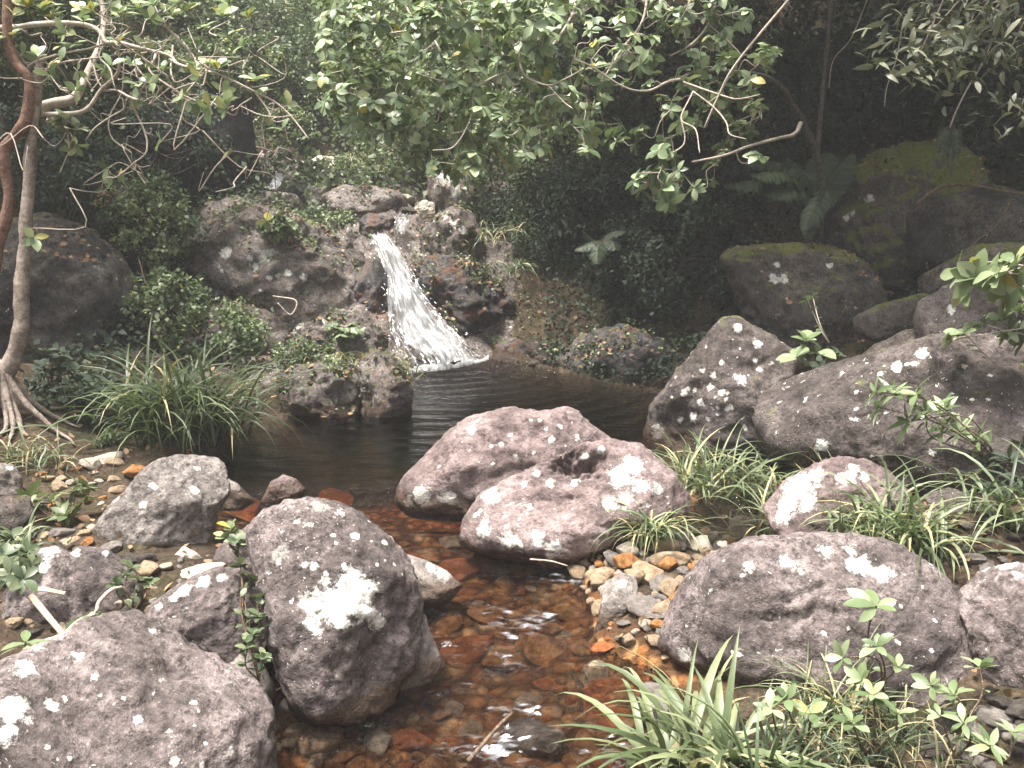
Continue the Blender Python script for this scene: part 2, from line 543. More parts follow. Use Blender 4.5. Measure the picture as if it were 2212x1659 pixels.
hz = hz + ROCKY * sstep(0, .15, hsd) * (.10 * (np.minimum(_fr * 1.15, (1 - _fr) * 7).clip(0, 1) - .5) + .10 * (.35 - np.abs(pn(np.stack([_gx * 3.1, _gy * 3.1, 0 * _gx + 2], -1)))) + .03 * pn(np.stack([_gx * 11, _gy * 11, 0 * _gx], -1)))
HZ = hz.reshape(GX.shape)
def h(x, y):
    x = np.atleast_1d(np.asarray(x, float)); y = np.atleast_1d(np.asarray(y, float))
    i = np.clip(np.searchsorted(AX, x) - 1, 0, len(AX) - 2)
    j = np.clip(np.searchsorted(AY, y) - 1, 0, len(AY) - 2)
    fx = np.clip((x - AX[i]) / (AX[i + 1] - AX[i]), 0, 1)
    fy = np.clip((y - AY[j]) / (AY[j + 1] - AY[j]), 0, 1)
    return (HZ[j, i] * (1 - fx) + HZ[j, i + 1] * fx) * (1 - fy) + (HZ[j + 1, i] * (1 - fx) + HZ[j + 1, i + 1] * fx) * fy
def ong(u, v):
    """the point of the ground seen at a photo pixel"""
    r = ray(u, v)
    ds = np.arange(1.6, 40, .02)
    P = C0 + r[None] * ds[:, None]
    below = P[:, 2] < h(P[:, 0], P[:, 1])
    k = int(np.argmax(below)) if below.any() else len(ds) - 1
    return P[k]

def soil_mat():
    t = NT('forest_soil')
    n1 = t.noise(1.3, 7, .6); n2 = t.noise(9, 7, .7); n3 = t.noise(55, 4, .65)
    c = t.ramp(t.math('ADD', t.math('MULTIPLY', n2, .6), t.math('MULTIPLY', n3, .4)),
               [(.34, (.018, .013, .009)), (.5, (.060, .042, .028)), (.66, (.16, .115, .075))])
    c = t.mix(t.mr(n1, .50, .66, 0, .6), c, t.ramp(n3, [(.3, (.02, .024, .009)), (.7, (.07, .078, .03))]))
    rk = t.attr('rocky')
    rm = t.mr(t.math('ADD', rk, t.math('MULTIPLY', t.math('SUBTRACT', n2, .5), 1.4)), .38, .55)
    rc = t.ramp(t.math('ADD', t.math('MULTIPLY', n2, .5), t.math('MULTIPLY', n3, .5)), [(.38, (.05, .043, .038)), (.5, (.145, .122, .11)), (.62, (.32, .285, .255))])
    rc = t.mix(t.mr(t.noise(4, 5, .6), .58, .70, 0, .5), rc, (.20, .08, .032))
    lv = t.n('TexVoronoi', {'Vector': t.vmath('ADD', t.co, t.vmath('MULTIPLY', t.noise(14, 3, .6, col=True), (.12, .12, .12))), 'Scale': 15.0})
    lr = t.n('SeparateColor', {0: lv.outputs['Color']}).outputs[0]
    rc = t.mix(t.mr(t.math('SUBTRACT', t.math('MULTIPLY', t.math('SUBTRACT', lr, .72), .9), lv.outputs['Distance']), -.08, .0), rc, (.66, .63, .57))
    c = t.mix(rm, c, rc)
    # gravel of the stream bed
    dv = t.vmath('ADD', t.co, t.vmath('MULTIPLY', t.noise(10, 2, .5, col=True), (.06, .06, .06)))
    vo = t.n('TexVoronoi', {'Vector': dv, 'Scale': 17.0})
    rn = t.n('SeparateColor', {0: vo.outputs['Color']}).outputs
    g = t.ramp(rn[0], [(.0, (.16, .06, .02)), (.35, (.32, .12, .036)), (.65, (.45, .21, .07)), (.9, (.52, .33, .16)), (1, (.30, .25, .20))])
    g = t.mix(t.mr(vo.outputs['Distance'], .35, .6, 0, .75), g, (.035, .018, .008))
    g = t.mix(t.mr(n2, .4, .7, 0, .5), g, (.22, .085, .026))
    m = t.mr(t.math('ADD', t.attr('bed'), t.math('MULTIPLY', t.math('SUBTRACT', n2, .5), .15)), .14, -.02)
    c = t.mix(m, c, g)
    hh = t.math('ADD', n2, t.math('MULTIPLY', n3, .5))
    hh = t.math('SUBTRACT', hh, t.math('MULTIPLY', t.math('MULTIPLY', vo.outputs['Distance'], m), 1.2))
    return t.done(t.principled(c, .9, .2, t.bump(hh, .9, .04)))
M_SOIL = soil_mat()
nx, ny = len(AX), len(AY)
ii = (np.arange(ny - 1)[:, None] * nx + np.arange(nx - 1)[None]).ravel()
gme = mesh_np('ground', np.stack([GX.ravel(), GY.ravel(), hz], -1), [np.stack([ii, ii + 1, ii + nx + 1, ii + nx], -1)], M_SOIL, {'rocky': ROCKY, 'bed': hsd + .5 * sstep(4.2, 4.8, GY.ravel()) + 1.2 * sstep(5.3, 6.6, GY.ravel())})
tag(link('ground', gme), 'damp brown forest soil and gravelly stream bed', kind='structure')

# ------------------------------------------------------------------ water
def water_mat():
    t = NT('stream_water')
    dep = t.attr('depth')
    tur = t.attr('turb')
    comb = t.n('CombineColor', {0: t.math('POWER', .11, dep), 1: t.math('POWER', .055, dep), 2: t.math('POWER', .027, dep)}).outputs[0]
    st = t.vmath('MULTIPLY', t.co, (4.0, 17.0, 1.0))
    r1 = t.noise(1.0, 3, .5, st, .4)
    r2 = t.noise(12.0, 4, .55, t.vmath('MULTIPLY', t.co, (1.0, 1.6, 1.0)), 1.2)
    r3 = t.noise(30.0, 3, .5, t.vmath('MULTIPLY', t.co, (1.0, 1.8, 1.0)), .6)
    hgt = t.math('ADD', t.math('MULTIPLY', r1, .010), t.math('MULTIPLY', tur, t.math('ADD', t.math('MULTIPLY', r2, .13), t.math('MULTIPLY', r3, .035))))
    b = t.bump(hgt, 1.0, 1.0)
    fr = t.n('Fresnel', {'IOR': 1.34, 'Normal': b}).outputs[0]
    gl = t.n('BsdfGlossy', {'Color': (.95, .97, 1.0, 1), 'Roughness': t.mr(tur, 0, 1, .03, .10), 'Normal': b}).outputs[0]
    tr = t.n('BsdfTransparent', {'Color': comb}).outputs[0]
    return t.done(t.n('MixShader', {0: fr, 1: tr, 2: gl}).outputs[0])
M_WATER = water_mat()
wx, wy = np.arange(-2.6, 2.2, .025), np.arange(1.2, 7.75, .025)
WX, WY = np.meshgrid(wx, wy)
WH = h(WX.ravel(), WY.ravel())
WZ = wz(WY.ravel())
turb = (1 - sstep(3.9, 4.5, WY.ravel()))
fall_d = np.hypot(WX.ravel() + .5, WY.ravel() - 7.2)
turb = np.maximum(turb, .6 * np.exp(-(fall_d / .8) ** 2)) 
wave = .010 * turb * fbm(np.stack([WX.ravel() * 5, WY.ravel() * 8, 0 * WX.ravel()], -1), 3) \
    + .0038 * np.sin(fall_d * 34 + 1.5 * pn(np.stack([WX.ravel() * 2, WY.ravel() * 2, 0 * WX.ravel() + 8], -1))) * np.exp(-((fall_d - 1.2) / 1.6) ** 2)
keep = (WH < WZ + .06)
n2x = len(wx)
jj = (np.arange(len(wy) - 1)[:, None] * n2x + np.arange(n2x - 1)[None]).ravel()
jj = jj[keep[jj] | keep[jj + 1] | keep[jj + n2x] | keep[jj + n2x + 1]]
wf = np.stack([jj, jj + 1, jj + n2x + 1, jj + n2x], -1)
used = np.unique(wf)
remap = np.zeros(len(WH), int); remap[used] = np.arange(len(used))
wme = mesh_np('water', np.stack([WX.ravel(), WY.ravel(), WZ + wave], -1)[used], [remap[wf]], M_WATER,
              {'depth': np.maximum(WZ - WH, 0)[used], 'turb': turb[used]})
tag(link('water', wme), 'clear amber brown stream water and the dark pool under the cascade', kind='structure')

# ------------------------------------------------------------------ rocks
_ico = {}
def ico(sub):
    if sub not in _ico:
        bm = bmesh.new()
        bmesh.ops.create_icosphere(bm, subdivisions=sub, radius=1)
        _ico[sub] = (np.array([v.co[:] for v in bm.verts]), np.array([[v.index for v in f.verts] for f in bm.faces]))
        bm.free()
    V, F = _ico[sub]
    return V.copy(), F

def boulder(label, outl, base, mat, z=None, d=None, dep=.85, sub=5, lich=(), cuts=3, rough=1.0, off=-.22, ext=.12, name='boulder', cat='boulder', sq=.85, seed=None, group=None, cracks=()):
    """a closed boulder whose outline, seen along the photo's view, is the given polygon; base = (u, v) where its front meets ground"""
    O = np.array(outl, float)
    cu, cv = (O[:, 0].min() + O[:, 0].max()) / 2, (O[:, 1].min() + O[:, 1].max()) / 2
    hgt = O[:, 1].max() - O[:, 1].min()
    low = O[:, 1] > cv + .25 * hgt
    O[low, 1] += ext * hgt
    cv += ext * hgt / 2
    # polar radius of the outline (pixels)
    dense = []
    for i in range(len(O)):
        a, b = O[i], O[(i + 1) % len(O)]
        for tt in np.linspace(0, 1, 14, endpoint=False):
            dense.append(a * (1 - tt) + b * tt)
    Dn = np.array(dense) - (cu, cv)
    th = np.arctan2(-Dn[:, 1], Dn[:, 0]); rr = np.hypot(Dn[:, 0], Dn[:, 1])
    o = np.argsort(th); th, rr = th[o], rr[o]
    tg = np.linspace(-math.pi, math.pi, 361)[:-1]
    rg = np.interp(tg, np.r_[th - 2 * math.pi, th, th + 2 * math.pi], np.r_[rr, rr, rr])
    def blur(a, w):
        k = np.exp(-np.linspace(-2.2, 2.2, 2 * w + 1) ** 2); k /= k.sum()
        return np.convolve(np.r_[a[-w:], a, a[:w]], k, 'valid')
    rs, rg = blur(rg, 50), blur(rg, 5)
    if d is None:
        pb = ong(*base) if z is None else onz(base[0], base[1], z)
        d0 = (pb - C0) @ FW
    mean_px = rg.mean()
    if d is None:
        half = dep * mean_px / FPX * d0
        d = d0 + .55 * half
    half = dep * mean_px / FPX * d
    ctr = at(cu, cv, d)
    rv = unit(ctr - C0)
    X = unit(np.cross(rv, [0, 0, 1])); U = np.cross(X, rv)
    V, F = ico(sub)
    sd_ = seed if seed is not None else abs(hash(label)) % 1000
    sd_ = sum(ord(ch) * (i + 3) for i, ch in enumerate(label)) % 997
    rg_ = np.random.default_rng(sd_)
    # sphere direction -> (theta, rho, depth)
    theta = np.arctan2(V[:, 2], V[:, 0])
    rho0 = np.sqrt(np.clip(1 - V[:, 1] ** 2, 0, 1))
    rho = rho0 ** sq
    dz = np.sign(V[:, 1]) * np.abs(V[:, 1]) ** sq
    ip = (theta + math.pi) / (2 * math.pi) * 360
    r_o = np.interp(ip, np.arange(361), np.r_[rg, rg[0]]); r_s = np.interp(ip, np.arange(361), np.r_[rs, rs[0]])
    r = (r_s + (r_o - r_s) * rho0 ** 2) / FPX * d
    R = mean_px / FPX * d
    a = r * rho * np.cos(theta)
    b = r * rho * np.sin(theta) + off * R * (1 - rho0) * (V[:, 1] < 0)
    P = np.stack([a, dz * half, b], -1)          # local: right, away, up (view-aligned)
    for _ in range(cuts):
        nrm = unit(np.array([rg_.uniform(-.8, .8), -1.0, rg_.uniform(-.4, .9)]))
        sup = (P @ nrm).max()
        ex = np.maximum((P @ nrm) - sup * rg_.uniform(.72, .88), 0)
        P = P - nrm * (ex * .8)[:, None]
    if rough > 1.3:
        for _ in range(12):
            nrm = unit(np.array([rg_.uniform(-1, 1), -rg_.uniform(.2, 1.0), rg_.uniform(-.5, 1)]))
            sup = (P @ nrm).max()
            ex = np.maximum((P @ nrm) - sup * rg_.uniform(.80, .93), 0)
            P = P - nrm * (ex * .85)[:, None]
        axs = unit(np.array([rg_.uniform(-.5, .5), -.3, 1.0]))
        sv = (P @ axs) / R * 3.6 + .8 * pn(P / R * 1.6 + 31)
        fr_ = sv - np.floor(sv)
        P = P * (1 + .075 * (np.minimum(fr_ * 1.2, (1 - fr_) * 6).clip(0, 1) - .5))[:, None]
    s = rg_.uniform(0, 90, 3)
    nrm = unit(P / np.array([1, dep, 1]))
    edge = 1 - .75 * rho0 ** 6                    # keep the outline where it is
    P = P + nrm * (R * rough * (.13 * pn(P / R * 1.5 + s) * edge + .06 * pn(P / R * 3.4 + s) * edge + .05 * (.4 - np.abs(pn(P / R * 4.6 + s + 9))) * edge
                   + .030 * fbm(P / R * 8 + s, 4) - .045 * np.clip(pn(P / R * 6.5 + s + 20) - .45, 0, 1)))[:, None]
    Wd = ctr + P[:, [0]] * X + P[:, [1]] * rv + P[:, [2]] * U
    pj = project(Wd)
    for line, wpx, dm in cracks:
        Lp = crom(line, 8)
        dd_ = np.min(np.hypot(pj[:, None, 0] - Lp[None, :, 0], pj[:, None, 1] - Lp[None, :, 1]), 1)
        front = P[:, 1] < .15 * half
        dd_ = np.maximum(dd_ + wpx * 1.1 * (pn(P / R * 9 + 4) + .5 * pn(P / R * 22)), 0)
        Wd = Wd + rv * (front * dm * np.exp(-(dd_ / wpx) ** 2))[:, None] - np.array([0, 0, 1]) * (front * dm * .4 * np.exp(-(dd_ / wpx) ** 2))[:, None]
    lf = np.full(len(Wd), -1.0)
    for q in lich:
        lu, lv, lr = q[:3]
        cost = np.hypot(pj[:, 0] - lu, pj[:, 1] - lv) + np.where(P[:, 1] > 0.1 * half, 60, 0)
        k = int(np.argmin(cost))
        dist = np.linalg.norm(Wd - Wd[k], axis=1) / (lr * .95 / FPX * d)
        lf = np.maximum(lf, np.clip(1 - dist, -1, .8) + (q[3] if len(q) > 3 else 0))
    wl = wz(Wd[:, 1])
    inw = poly_sd(Wd[:, :2], WPOLY) < .12
    wet = np.where(inw, np.clip(1.15 - (Wd[:, 2] - wl) / .13, 0, 1), 0)
    org = np.array([ctr[0], ctr[1], Wd[:, 2].min()])
    me = mesh_np(name, Wd - org, [F], mat, {'lich': lf, 'wet': wet})
    ob = link(name, me, None, org)
    nn_ = np.empty(len(Wd) * 3, np.float32); me.vertices.foreach_get('normal', nn_)
    BO[label] = (Wd, nn_.reshape(-1, 3), R)
    return tag(ob, label, cat, group)
BO = {}

def dots(u0, v0, u1, v1, n, r0, r1, seed):
    g = random.Random(seed)
    return [(g.uniform(u0, u1), g.uniform(v0, v1), r0 + (r1 * 1.25 - r0) * g.random() ** 2, g.uniform(-.32, .08)) for _ in range(int(n * .8))]

boulder('large speckled mauve boulder filling the lower left corner of the view',
        [(-160, 1560), (-60, 1450), (0, 1432), (70, 1402), (140, 1385), (205, 1352), (260, 1343), (330, 1348), (378, 1385), (430, 1440), (480, 1488), (530, 1540), (558, 1585), (570, 1650), (575, 1760), (480, 1840), (200, 1880), (-80, 1840), (-190, 1700)],
        (250, 1900), M_ROCK, z=-.1, sub=6, off=-.25, dep=.8,
        lich=[(20, 1540, 42), (10, 1590, 30), (110, 1520, 16), (60, 1440, 34, -.1), (160, 1420, 22, -.1), (200, 1465, 14), (330, 1365, 20, -.1), (380, 1640, 14), (440, 1655, 10), (300, 1560, 12), (420, 1510, 14, -.2)] + dots(40, 1390, 500, 1650, 22, 5, 11, 1))
boulder('tall mauve boulder with one big chalk white lichen patch, left of the stream',
        [(545, 1150), (560, 1115), (590, 1088), (630, 1074), (685, 1071), (735, 1085), (790, 1118), (840, 1165), (880, 1215), (903, 1270), (912, 1330), (904, 1385), (880, 1425), (850, 1455), (832, 1495), (790, 1512), (735, 1524), (665, 1516), (622, 1478), (592, 1400), (576, 1320), (562, 1230)],
        (735, 1524), M_ROCK, z=-.06, sub=6, dep=.85, off=-.30, ext=.07, cuts=2,
        lich=[(765, 1282, 46, .2), (725, 1305, 40, .2), (790, 1325, 26, .1), (822, 1342, 20, .1), (680, 1308, 30, .1), (740, 1340, 22), (690, 1362, 16, -.1), (668, 1345, 14), (705, 1255, 14), (680, 1222, 12), (660, 1225, 9), (770, 1160, 12), (830, 1170, 10), (740, 1110, 12, -.1), (640, 1130, 10)] + dots(600, 1090, 880, 1250, 22, 4, 8, 2))
boulder('low mauve shoulder of rock tucked behind the tall lichen patched boulder',
        [(462, 1200), (480, 1172), (515, 1148), (555, 1128), (600, 1130), (610, 1230), (560, 1262), (500, 1252)], (500, 1250), M_ROCK, z=.0, dep=.9, sub=5)
boulder('wedge of smooth grey stone at the right foot of the lichen boulder',
        [(918, 1322), (934, 1375), (962, 1443), (925, 1462), (880, 1478), (838, 1492), (834, 1460), (870, 1425), (900, 1385)], (920, 1470), M_GREY, z=-.06, sub=5, dep=.7, cuts=3, name='stone', cat='stone')
boulder('pale blotched stone poking into the stream right of the lichen boulder',
        [(880, 1195), (925, 1212), (965, 1235), (1002, 1266), (968, 1288), (915, 1302), (880, 1290), (870, 1240)], (950, 1296), M_GREY, z=-.04, sub=5, lich=[(960, 1240, 22, .1), (930, 1225, 14)], name='stone', cat='stone')
boulder('angular grey brown boulder beside the big grass clump at the pool edge',
        [(318, 1012), (350, 990), (400, 985), (440, 996), (484, 1004), (491, 1050), (494, 1082), (468, 1125), (440, 1168), (390, 1192), (340, 1210), (282, 1205), (226, 1172), (214, 1122), (240, 1086), (288, 1050)],
        (300, 1205), M_GREYB, z=.03, sub=6, cuts=5, dep=.8, off=-.1, lich=[(422, 1058, 14), (335, 1050, 18, -.2), (250, 1080, 10), (430, 1010, 9), (310, 1090, 12, -.1)])
boulder('smooth little grey rock at the waterline right of the angular boulder',
        [(470, 1040), (490, 1028), (515, 1045), (550, 1080), (520, 1095), (470, 1092)], (510, 1092), M_GREY, z=.0, sub=4, name='stone', cat='stone')
boulder('small brown domed rock half sunk at the rust coloured pool lip',
        [(560, 1078), (588, 1038), (614, 1025), (640, 1036), (660, 1062), (640, 1078), (600, 1082)], (610, 1080), M_ROCKP, z=.0, sub=5, name='stone', cat='stone')
boulder('long pink boulder with white dots, back one of the pair in the pool',
        [(858, 1062), (868, 1032), (918, 982), (970, 936), (1010, 906), (1060, 890), (1110, 884), (1170, 889), (1222, 876), (1252, 890), (1277, 922), (1320, 948), (1400, 990), (1380, 1080), (1200, 1110), (1010, 1108), (940, 1108), (880, 1098)],
        (960, 1104), M_ROCKP, z=.0, sub=6, dep=.72, off=-.2, cuts=2, ext=.07,
        lich=[(1018, 930, 12, .1), (960, 1078, 22), (905, 1070, 24, .0), (885, 1085, 16), (1115, 985, 8), (1080, 960, 7), (1190, 950, 9), (1245, 945, 9), (1210, 920, 8), (1100, 940, 7), (1060, 965, 6)] + dots(930, 900, 1280, 1030, 34, 3.5, 7, 3))
boulder('pink lichen spattered boulder with a small hollow, front one of the pair',
        [(994, 1152), (1008, 1118), (1040, 1070), (1090, 1040), (1180, 1000), (1255, 958), (1320, 945), (1382, 955), (1432, 1000), (1472, 1040), (1494, 1080), (1480, 1115), (1400, 1140), (1310, 1178), (1212, 1212), (1130, 1202), (1060, 1190), (1008, 1168)],
        (1150, 1206), M_ROCKP, z=.0, sub=6, cracks=[([(1215, 1010), (1245, 1008), (1275, 1012)], 17, .07), ([(1180, 1000), (1240, 985), (1300, 990)], 10, .03)], dep=.72, off=-.15, cuts=2, ext=.07,
        lich=[(1062, 1070, 24, .1), (1340, 1030, 30, .1), (1370, 1005, 26, .1), (1390, 1050, 22), (1320, 1085, 20), (1190, 1045, 12), (1240, 1040, 14), (1130, 1045, 10), (1160, 1020, 10), (1265, 985, 10), (1300, 970, 12), (1350, 1080, 16), (1420, 1060, 16), (1040, 1150, 24, -.1), (1100, 1170, 26, -.1), (1160, 1160, 22, -.1), (1200, 1180, 22, -.1)] + dots(1020, 1080, 1450, 1190, 44, 4, 9, 4))
boulder('broad humped mauve boulder with whitened top and dark cracks, right of the gravel',
        [(1436, 1430), (1452, 1365), (1478, 1302), (1530, 1236), (1600, 1190), (1700, 1162), (1780, 1150), (1850, 1147), (1922, 1160), (1990, 1190), (2042, 1240), (2076, 1290), (2092, 1360), (2080, 1430), (2000, 1470), (1850, 1480), (1700, 1480), (1600, 1490), (1520, 1480), (1450, 1452)],
        (1560, 1482), M_ROCK, z=.0, sub=6, cracks=[([(1590, 1345), (1640, 1335), (1700, 1330), (1740, 1325)], 9, .028), ([(1620, 1368), (1660, 1362), (1700, 1355)], 7, .018), ([(1700, 1295), (1740, 1280), (1770, 1268)], 8, .018)], dep=.72, off=-.2, cuts=4, ext=.06,
        lich=[(1850, 1225, 34, -.05), (1900, 1240, 30, -.05), (1780, 1190, 26, -.1), (1700, 1215, 26, -.1), (1620, 1225, 16), (1730, 1235, 10), (1480, 1420, 24, -.05), (1500, 1450, 26, -.1), (2010, 1220, 10), (1840, 1190, 22, -.1)] + dots(1480, 1200, 2050, 1420, 30, 3, 7, 5))
boulder('mauve boulder with a white lichen bar at the right edge',
        [(2075, 1310), (2110, 1262), (2165, 1228), (2240, 1205), (2330, 1230), (2360, 1350), (2330, 1460), (2220, 1482), (2150, 1470), (2105, 1400), (2082, 1350)],
        (2180, 1480), M_ROCK, z=.12, sub=6, lich=[(2170, 1210, 26, .1), (2130, 1225, 12), (2195, 1240, 14)])
boulder('brown rock peeping out behind the right edge boulder',
        [(2060, 1235), (2095, 1175), (2150, 1140), (2225, 1138), (2280, 1190), (2240, 1260), (2120, 1290), (2070, 1270)], (2100, 1290), M_ROCKB, z=.12, d=3.95, sub=5)
boulder('rounded rock with a white crust half hidden in the right hand grass',
        [(1655, 1115), (1698, 1052), (1748, 1010), (1800, 986), (1858, 984), (1912, 1010), (1942, 1042), (1968, 1095), (1930, 1160), (1800, 1185), (1690, 1165)],
        (1780, 1180), M_ROCKP, z=.12, sub=6, lich=[(1725, 1050, 38, .15), (1700, 1085, 30, .1), (1760, 1030, 26), (1830, 1030, 24), (1840, 1010, 18), (1745, 1085, 28), (1690, 1110, 26), (1870, 1030, 14)])
boulder('huge sloping brown mauve boulder across the right bank',
        [(1644, 935), (1650, 892), (1680, 860), (1740, 828), (1800, 800), (1870, 775), (1950, 745), (2020, 722), (2100, 716), (2220, 722), (2330, 780), (2340, 950), (2212, 1020), (2100, 1035), (2000, 1040), (1900, 1030), (1760, 1008), (1690, 990), (1652, 962)],
        (1800, 1020), M_ROCKB, z=.14, d=4.75, sub=6, dep=.7, off=-.1, cuts=4,
        lich=[(1770, 970, 18, .05), (1785, 985, 10), (1935, 790, 15, .1), (1990, 762, 14, .1), (1905, 808, 10), (1820, 805, 9), (1975, 785, 10), (1880, 982, 6), (1900, 985, 8), (2010, 975, 9), (2080, 790, 8), (1850, 850, 7)] + dots(1680, 770, 2150, 920, 34, 3, 6.5, 6))
boulder('peaked triangular boulder with pale spots at the right pool edge',
        [(1392, 945), (1408, 892), (1448, 832), (1488, 772), (1520, 722), (1550, 690), (1580, 684), (1620, 708), (1680, 738), (1728, 768), (1765, 812), (1780, 880), (1740, 950), (1640, 975), (1560, 985), (1450, 978)],
        (1450, 975), M_ROCKB, z=.0, sub=6, dep=.75, off=-.1, cuts=3,
        lich=[(1595, 712, 12, .1), (1638, 740, 13, -.05), (1480, 850, 9), (1510, 870, 10), (1540, 815, 9), (1600, 820, 14, -.1), (1560, 850, 10), (1500, 905, 14, -.05), (1470, 910, 9), (1570, 880, 13, -.1), (1520, 800, 8), (1640, 800, 8), (1420, 930, 22, -.2)] + dots(1440, 720, 1700, 930, 44, 4, 8, 7))
boulder('dark rounded boulder in the shade behind the peaked triangular one',
        [(1545, 556), (1580, 540), (1640, 531), (1780, 530), (1842, 555), (1882, 602), (1902, 645), (1890, 720), (1800, 760), (1700, 760), (1632, 720), (1595, 650)],
        (1700, 760), M_MOSSY, d=7.0, sub=6, dep=.9, lich=[(1675, 605, 13), (1692, 600, 14, -.05), (1790, 575, 8), (1680, 572, 8)])
boulder('mossy green topped boulder, highest of the right bank rocks',
        [(1778, 472), (1790, 420), (1828, 370), (1882, 332), (1950, 314), (2030, 309), (2085, 348), (2110, 410), (2095, 500), (2060, 570), (1980, 590), (1900, 580), (1850, 565), (1798, 522)],
        (1900, 580), M_THICKM, d=7.6, sub=6, dep=.9, lich=[(1828, 470, 9), (1838, 462, 8), (1960, 322, 12), (1880, 430, 14, -.2)])
boulder('dark cracked boulder right of the mossy topped one',
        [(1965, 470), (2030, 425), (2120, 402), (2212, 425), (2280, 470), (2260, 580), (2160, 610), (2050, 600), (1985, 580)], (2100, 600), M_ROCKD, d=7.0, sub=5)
boulder('thin brown slab wedged under the dark boulders',
        [(1848, 692), (1898, 660), (1980, 630), (2018, 640), (2010, 690), (1960, 720), (1890, 728), (1856, 714)], (1900, 722), M_MOSSY, d=6.2, sub=5, cuts=5)
boulder('brown shelf of rock under the thin slab with rusty stains',
        [(1855, 790), (1890, 750), (1950, 715), (2010, 694), (2060, 720), (2040, 800), (1920, 830)], (1920, 820), M_LEDGE, d=5.9, sub=5)
boulder('brown boulder with a single white lichen star on the right bank above the huge one',
        [(1985, 705), (1992, 660), (2040, 625), (2110, 600), (2200, 600), (2290, 640), (2280, 740), (2100, 770), (2010, 760)], (2100, 760), M_ROCKB, d=5.6, sub=5, lich=[(2052, 668, 13, .1)])
boulder('moss edged rock at the right border below the dark cracked boulder',
        [(1992, 610), (2040, 575), (2100, 535), (2180, 522), (2270, 540), (2280, 640), (2150, 660), (2020, 650)], (2100, 650), M_MOSSY, d=6.0, sub=5)
boulder('small crusted rock in the dark gap at the foot of the huge boulder',
        [(1998, 1078), (2048, 1055), (2100, 1064), (2126, 1090), (2095, 1115), (2020, 1112)], (2060, 1110), M_ROCK, z=.2, sub=4, name='stone', cat='stone')
boulder('brown faceted stone just below the small crusted rock, right of the grass',
        [(1990, 1165), (2008, 1102), (2050, 1108), (2090, 1145), (2104, 1190), (2060, 1215), (2010, 1205)], (2050, 1212), M_ROCKB, z=.16, sub=4, cuts=5, name='stone', cat='stone')
# left bank
boulder('dark grey boulder with white capped left top and dead wood on it, lower left',
        [(10, 1330), (30, 1260), (72, 1190), (130, 1180), (180, 1220), (216, 1272), (214, 1325), (150, 1385), (40, 1390)], (100, 1385), M_ROCK, z=.02, sub=5, dep=.8, lich=[(110, 1190, 24, .05), (150, 1195, 16), (90, 1225, 18, -.05)])
boulder('rounded mauve rock right behind the white capped boulder, lower left',
        [(140, 1205), (190, 1172), (242, 1190), (282, 1232), (304, 1285), (292, 1340), (220, 1350), (160, 1300)], (250, 1345), M_ROCK, z=.04, sub=5, lich=[(165, 1192, 16), (230, 1195, 14, -.1)])
boulder('mauve block with a bright white upper edge, left of the tall lichen boulder',
        [(305, 1335), (340, 1290), (400, 1252), (470, 1234), (535, 1240), (578, 1300), (580, 1370), (562, 1425), (490, 1446), (438, 1405), (372, 1365)], (480, 1440), M_ROCK, z=.0, d=2.95, sub=6, cuts=5, lich=[(440, 1255, 20), (400, 1275, 20, -.05), (375, 1290, 14), (480, 1246, 16, -.1), (345, 1310, 10)])
boulder('squarish grey stone wedged between the corner boulder and the lichen boulder',
        [(468, 1448), (500, 1420), (535, 1404), (570, 1440), (592, 1500), (570, 1535), (520, 1525), (488, 1490)], (540, 1530), M_GREY, z=-.03, sub=5, cuts=6, name='stone', cat='stone')
boulder('round grey stone at the left edge above the yellow pebbles',
        [(-50, 1010), (0, 998), (32, 1010), (45, 1040), (40, 1072), (10, 1090), (-50, 1085)], (10, 1088), M_GREY, z=.12, sub=5, name='stone', cat='stone', lich=[(20, 1010, 10)])
boulder('brown squared stone under the round grey one at the left edge',
        [(-60, 1085), (10, 1072), (60, 1078), (70, 1120), (20, 1160), (-60, 1160)], (20, 1158), M_LEDGE, z=.1, sub=4, name='stone', cat='stone')
boulder('brown wedge stone at the left edge behind the corner boulder',
        [(-40, 1400), (10, 1398), (70, 1402), (110, 1415), (60, 1450), (-40, 1460)], (30, 1440), M_ROCKB, z=.02, sub=4, name='stone', cat='stone')
boulder('pale sharp triangular stone below the angular boulder',
        [(352, 1228), (375, 1200), (400, 1180), (420, 1195), (438, 1212), (400, 1228)], (390, 1228), M_PALE, z=.05, sub=4, cuts=6, name='stone', cat='stone', ext=.3)
boulder('flat pale slab lying under the pale triangular stone',
        [(325, 1260), (370, 1232), (440, 1222), (500, 1225), (470, 1245), (400, 1262), (350, 1275)], (400, 1270), M_PALE, z=.03, sub=4, name='stone', cat='stone', ext=.3)
boulder('pale flat white stone at the foot of the big grass clump',
        [(182, 1002), (205, 985), (240, 979), (266, 980), (262, 998), (225, 1006), (195, 1010)], (225, 1008), M_PALE, z=.08, sub=4, name='stone', cat='stone', ext=.3)
boulder('hulking dark boulder behind the left tree trunks',
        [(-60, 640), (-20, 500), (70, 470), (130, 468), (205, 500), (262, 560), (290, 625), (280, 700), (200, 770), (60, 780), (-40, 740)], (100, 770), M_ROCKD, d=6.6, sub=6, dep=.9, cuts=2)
boulder('leaf strewn dark slab of rock between the left boulder and the cascade ledge',
        [(215, 440), (285, 390), (345, 415), (388, 490), (405, 570), (360, 620), (280, 640), (210, 560)], (330, 620), M_ROCKD, d=7.6, sub=5, cuts=2)
boulder('great black shadowed rock face with a straight right edge, left of the upper fall',
        [(250, 350), (300, 260), (380, 205), (470, 190), (535, 215), (546, 300), (545, 400), (500, 450), (400, 480), (300, 470)], (400, 470), M_SHADEROCK, d=9.6, sub=6, dep=.9, cuts=3)  # drawn near black: its deep shade is in the colour
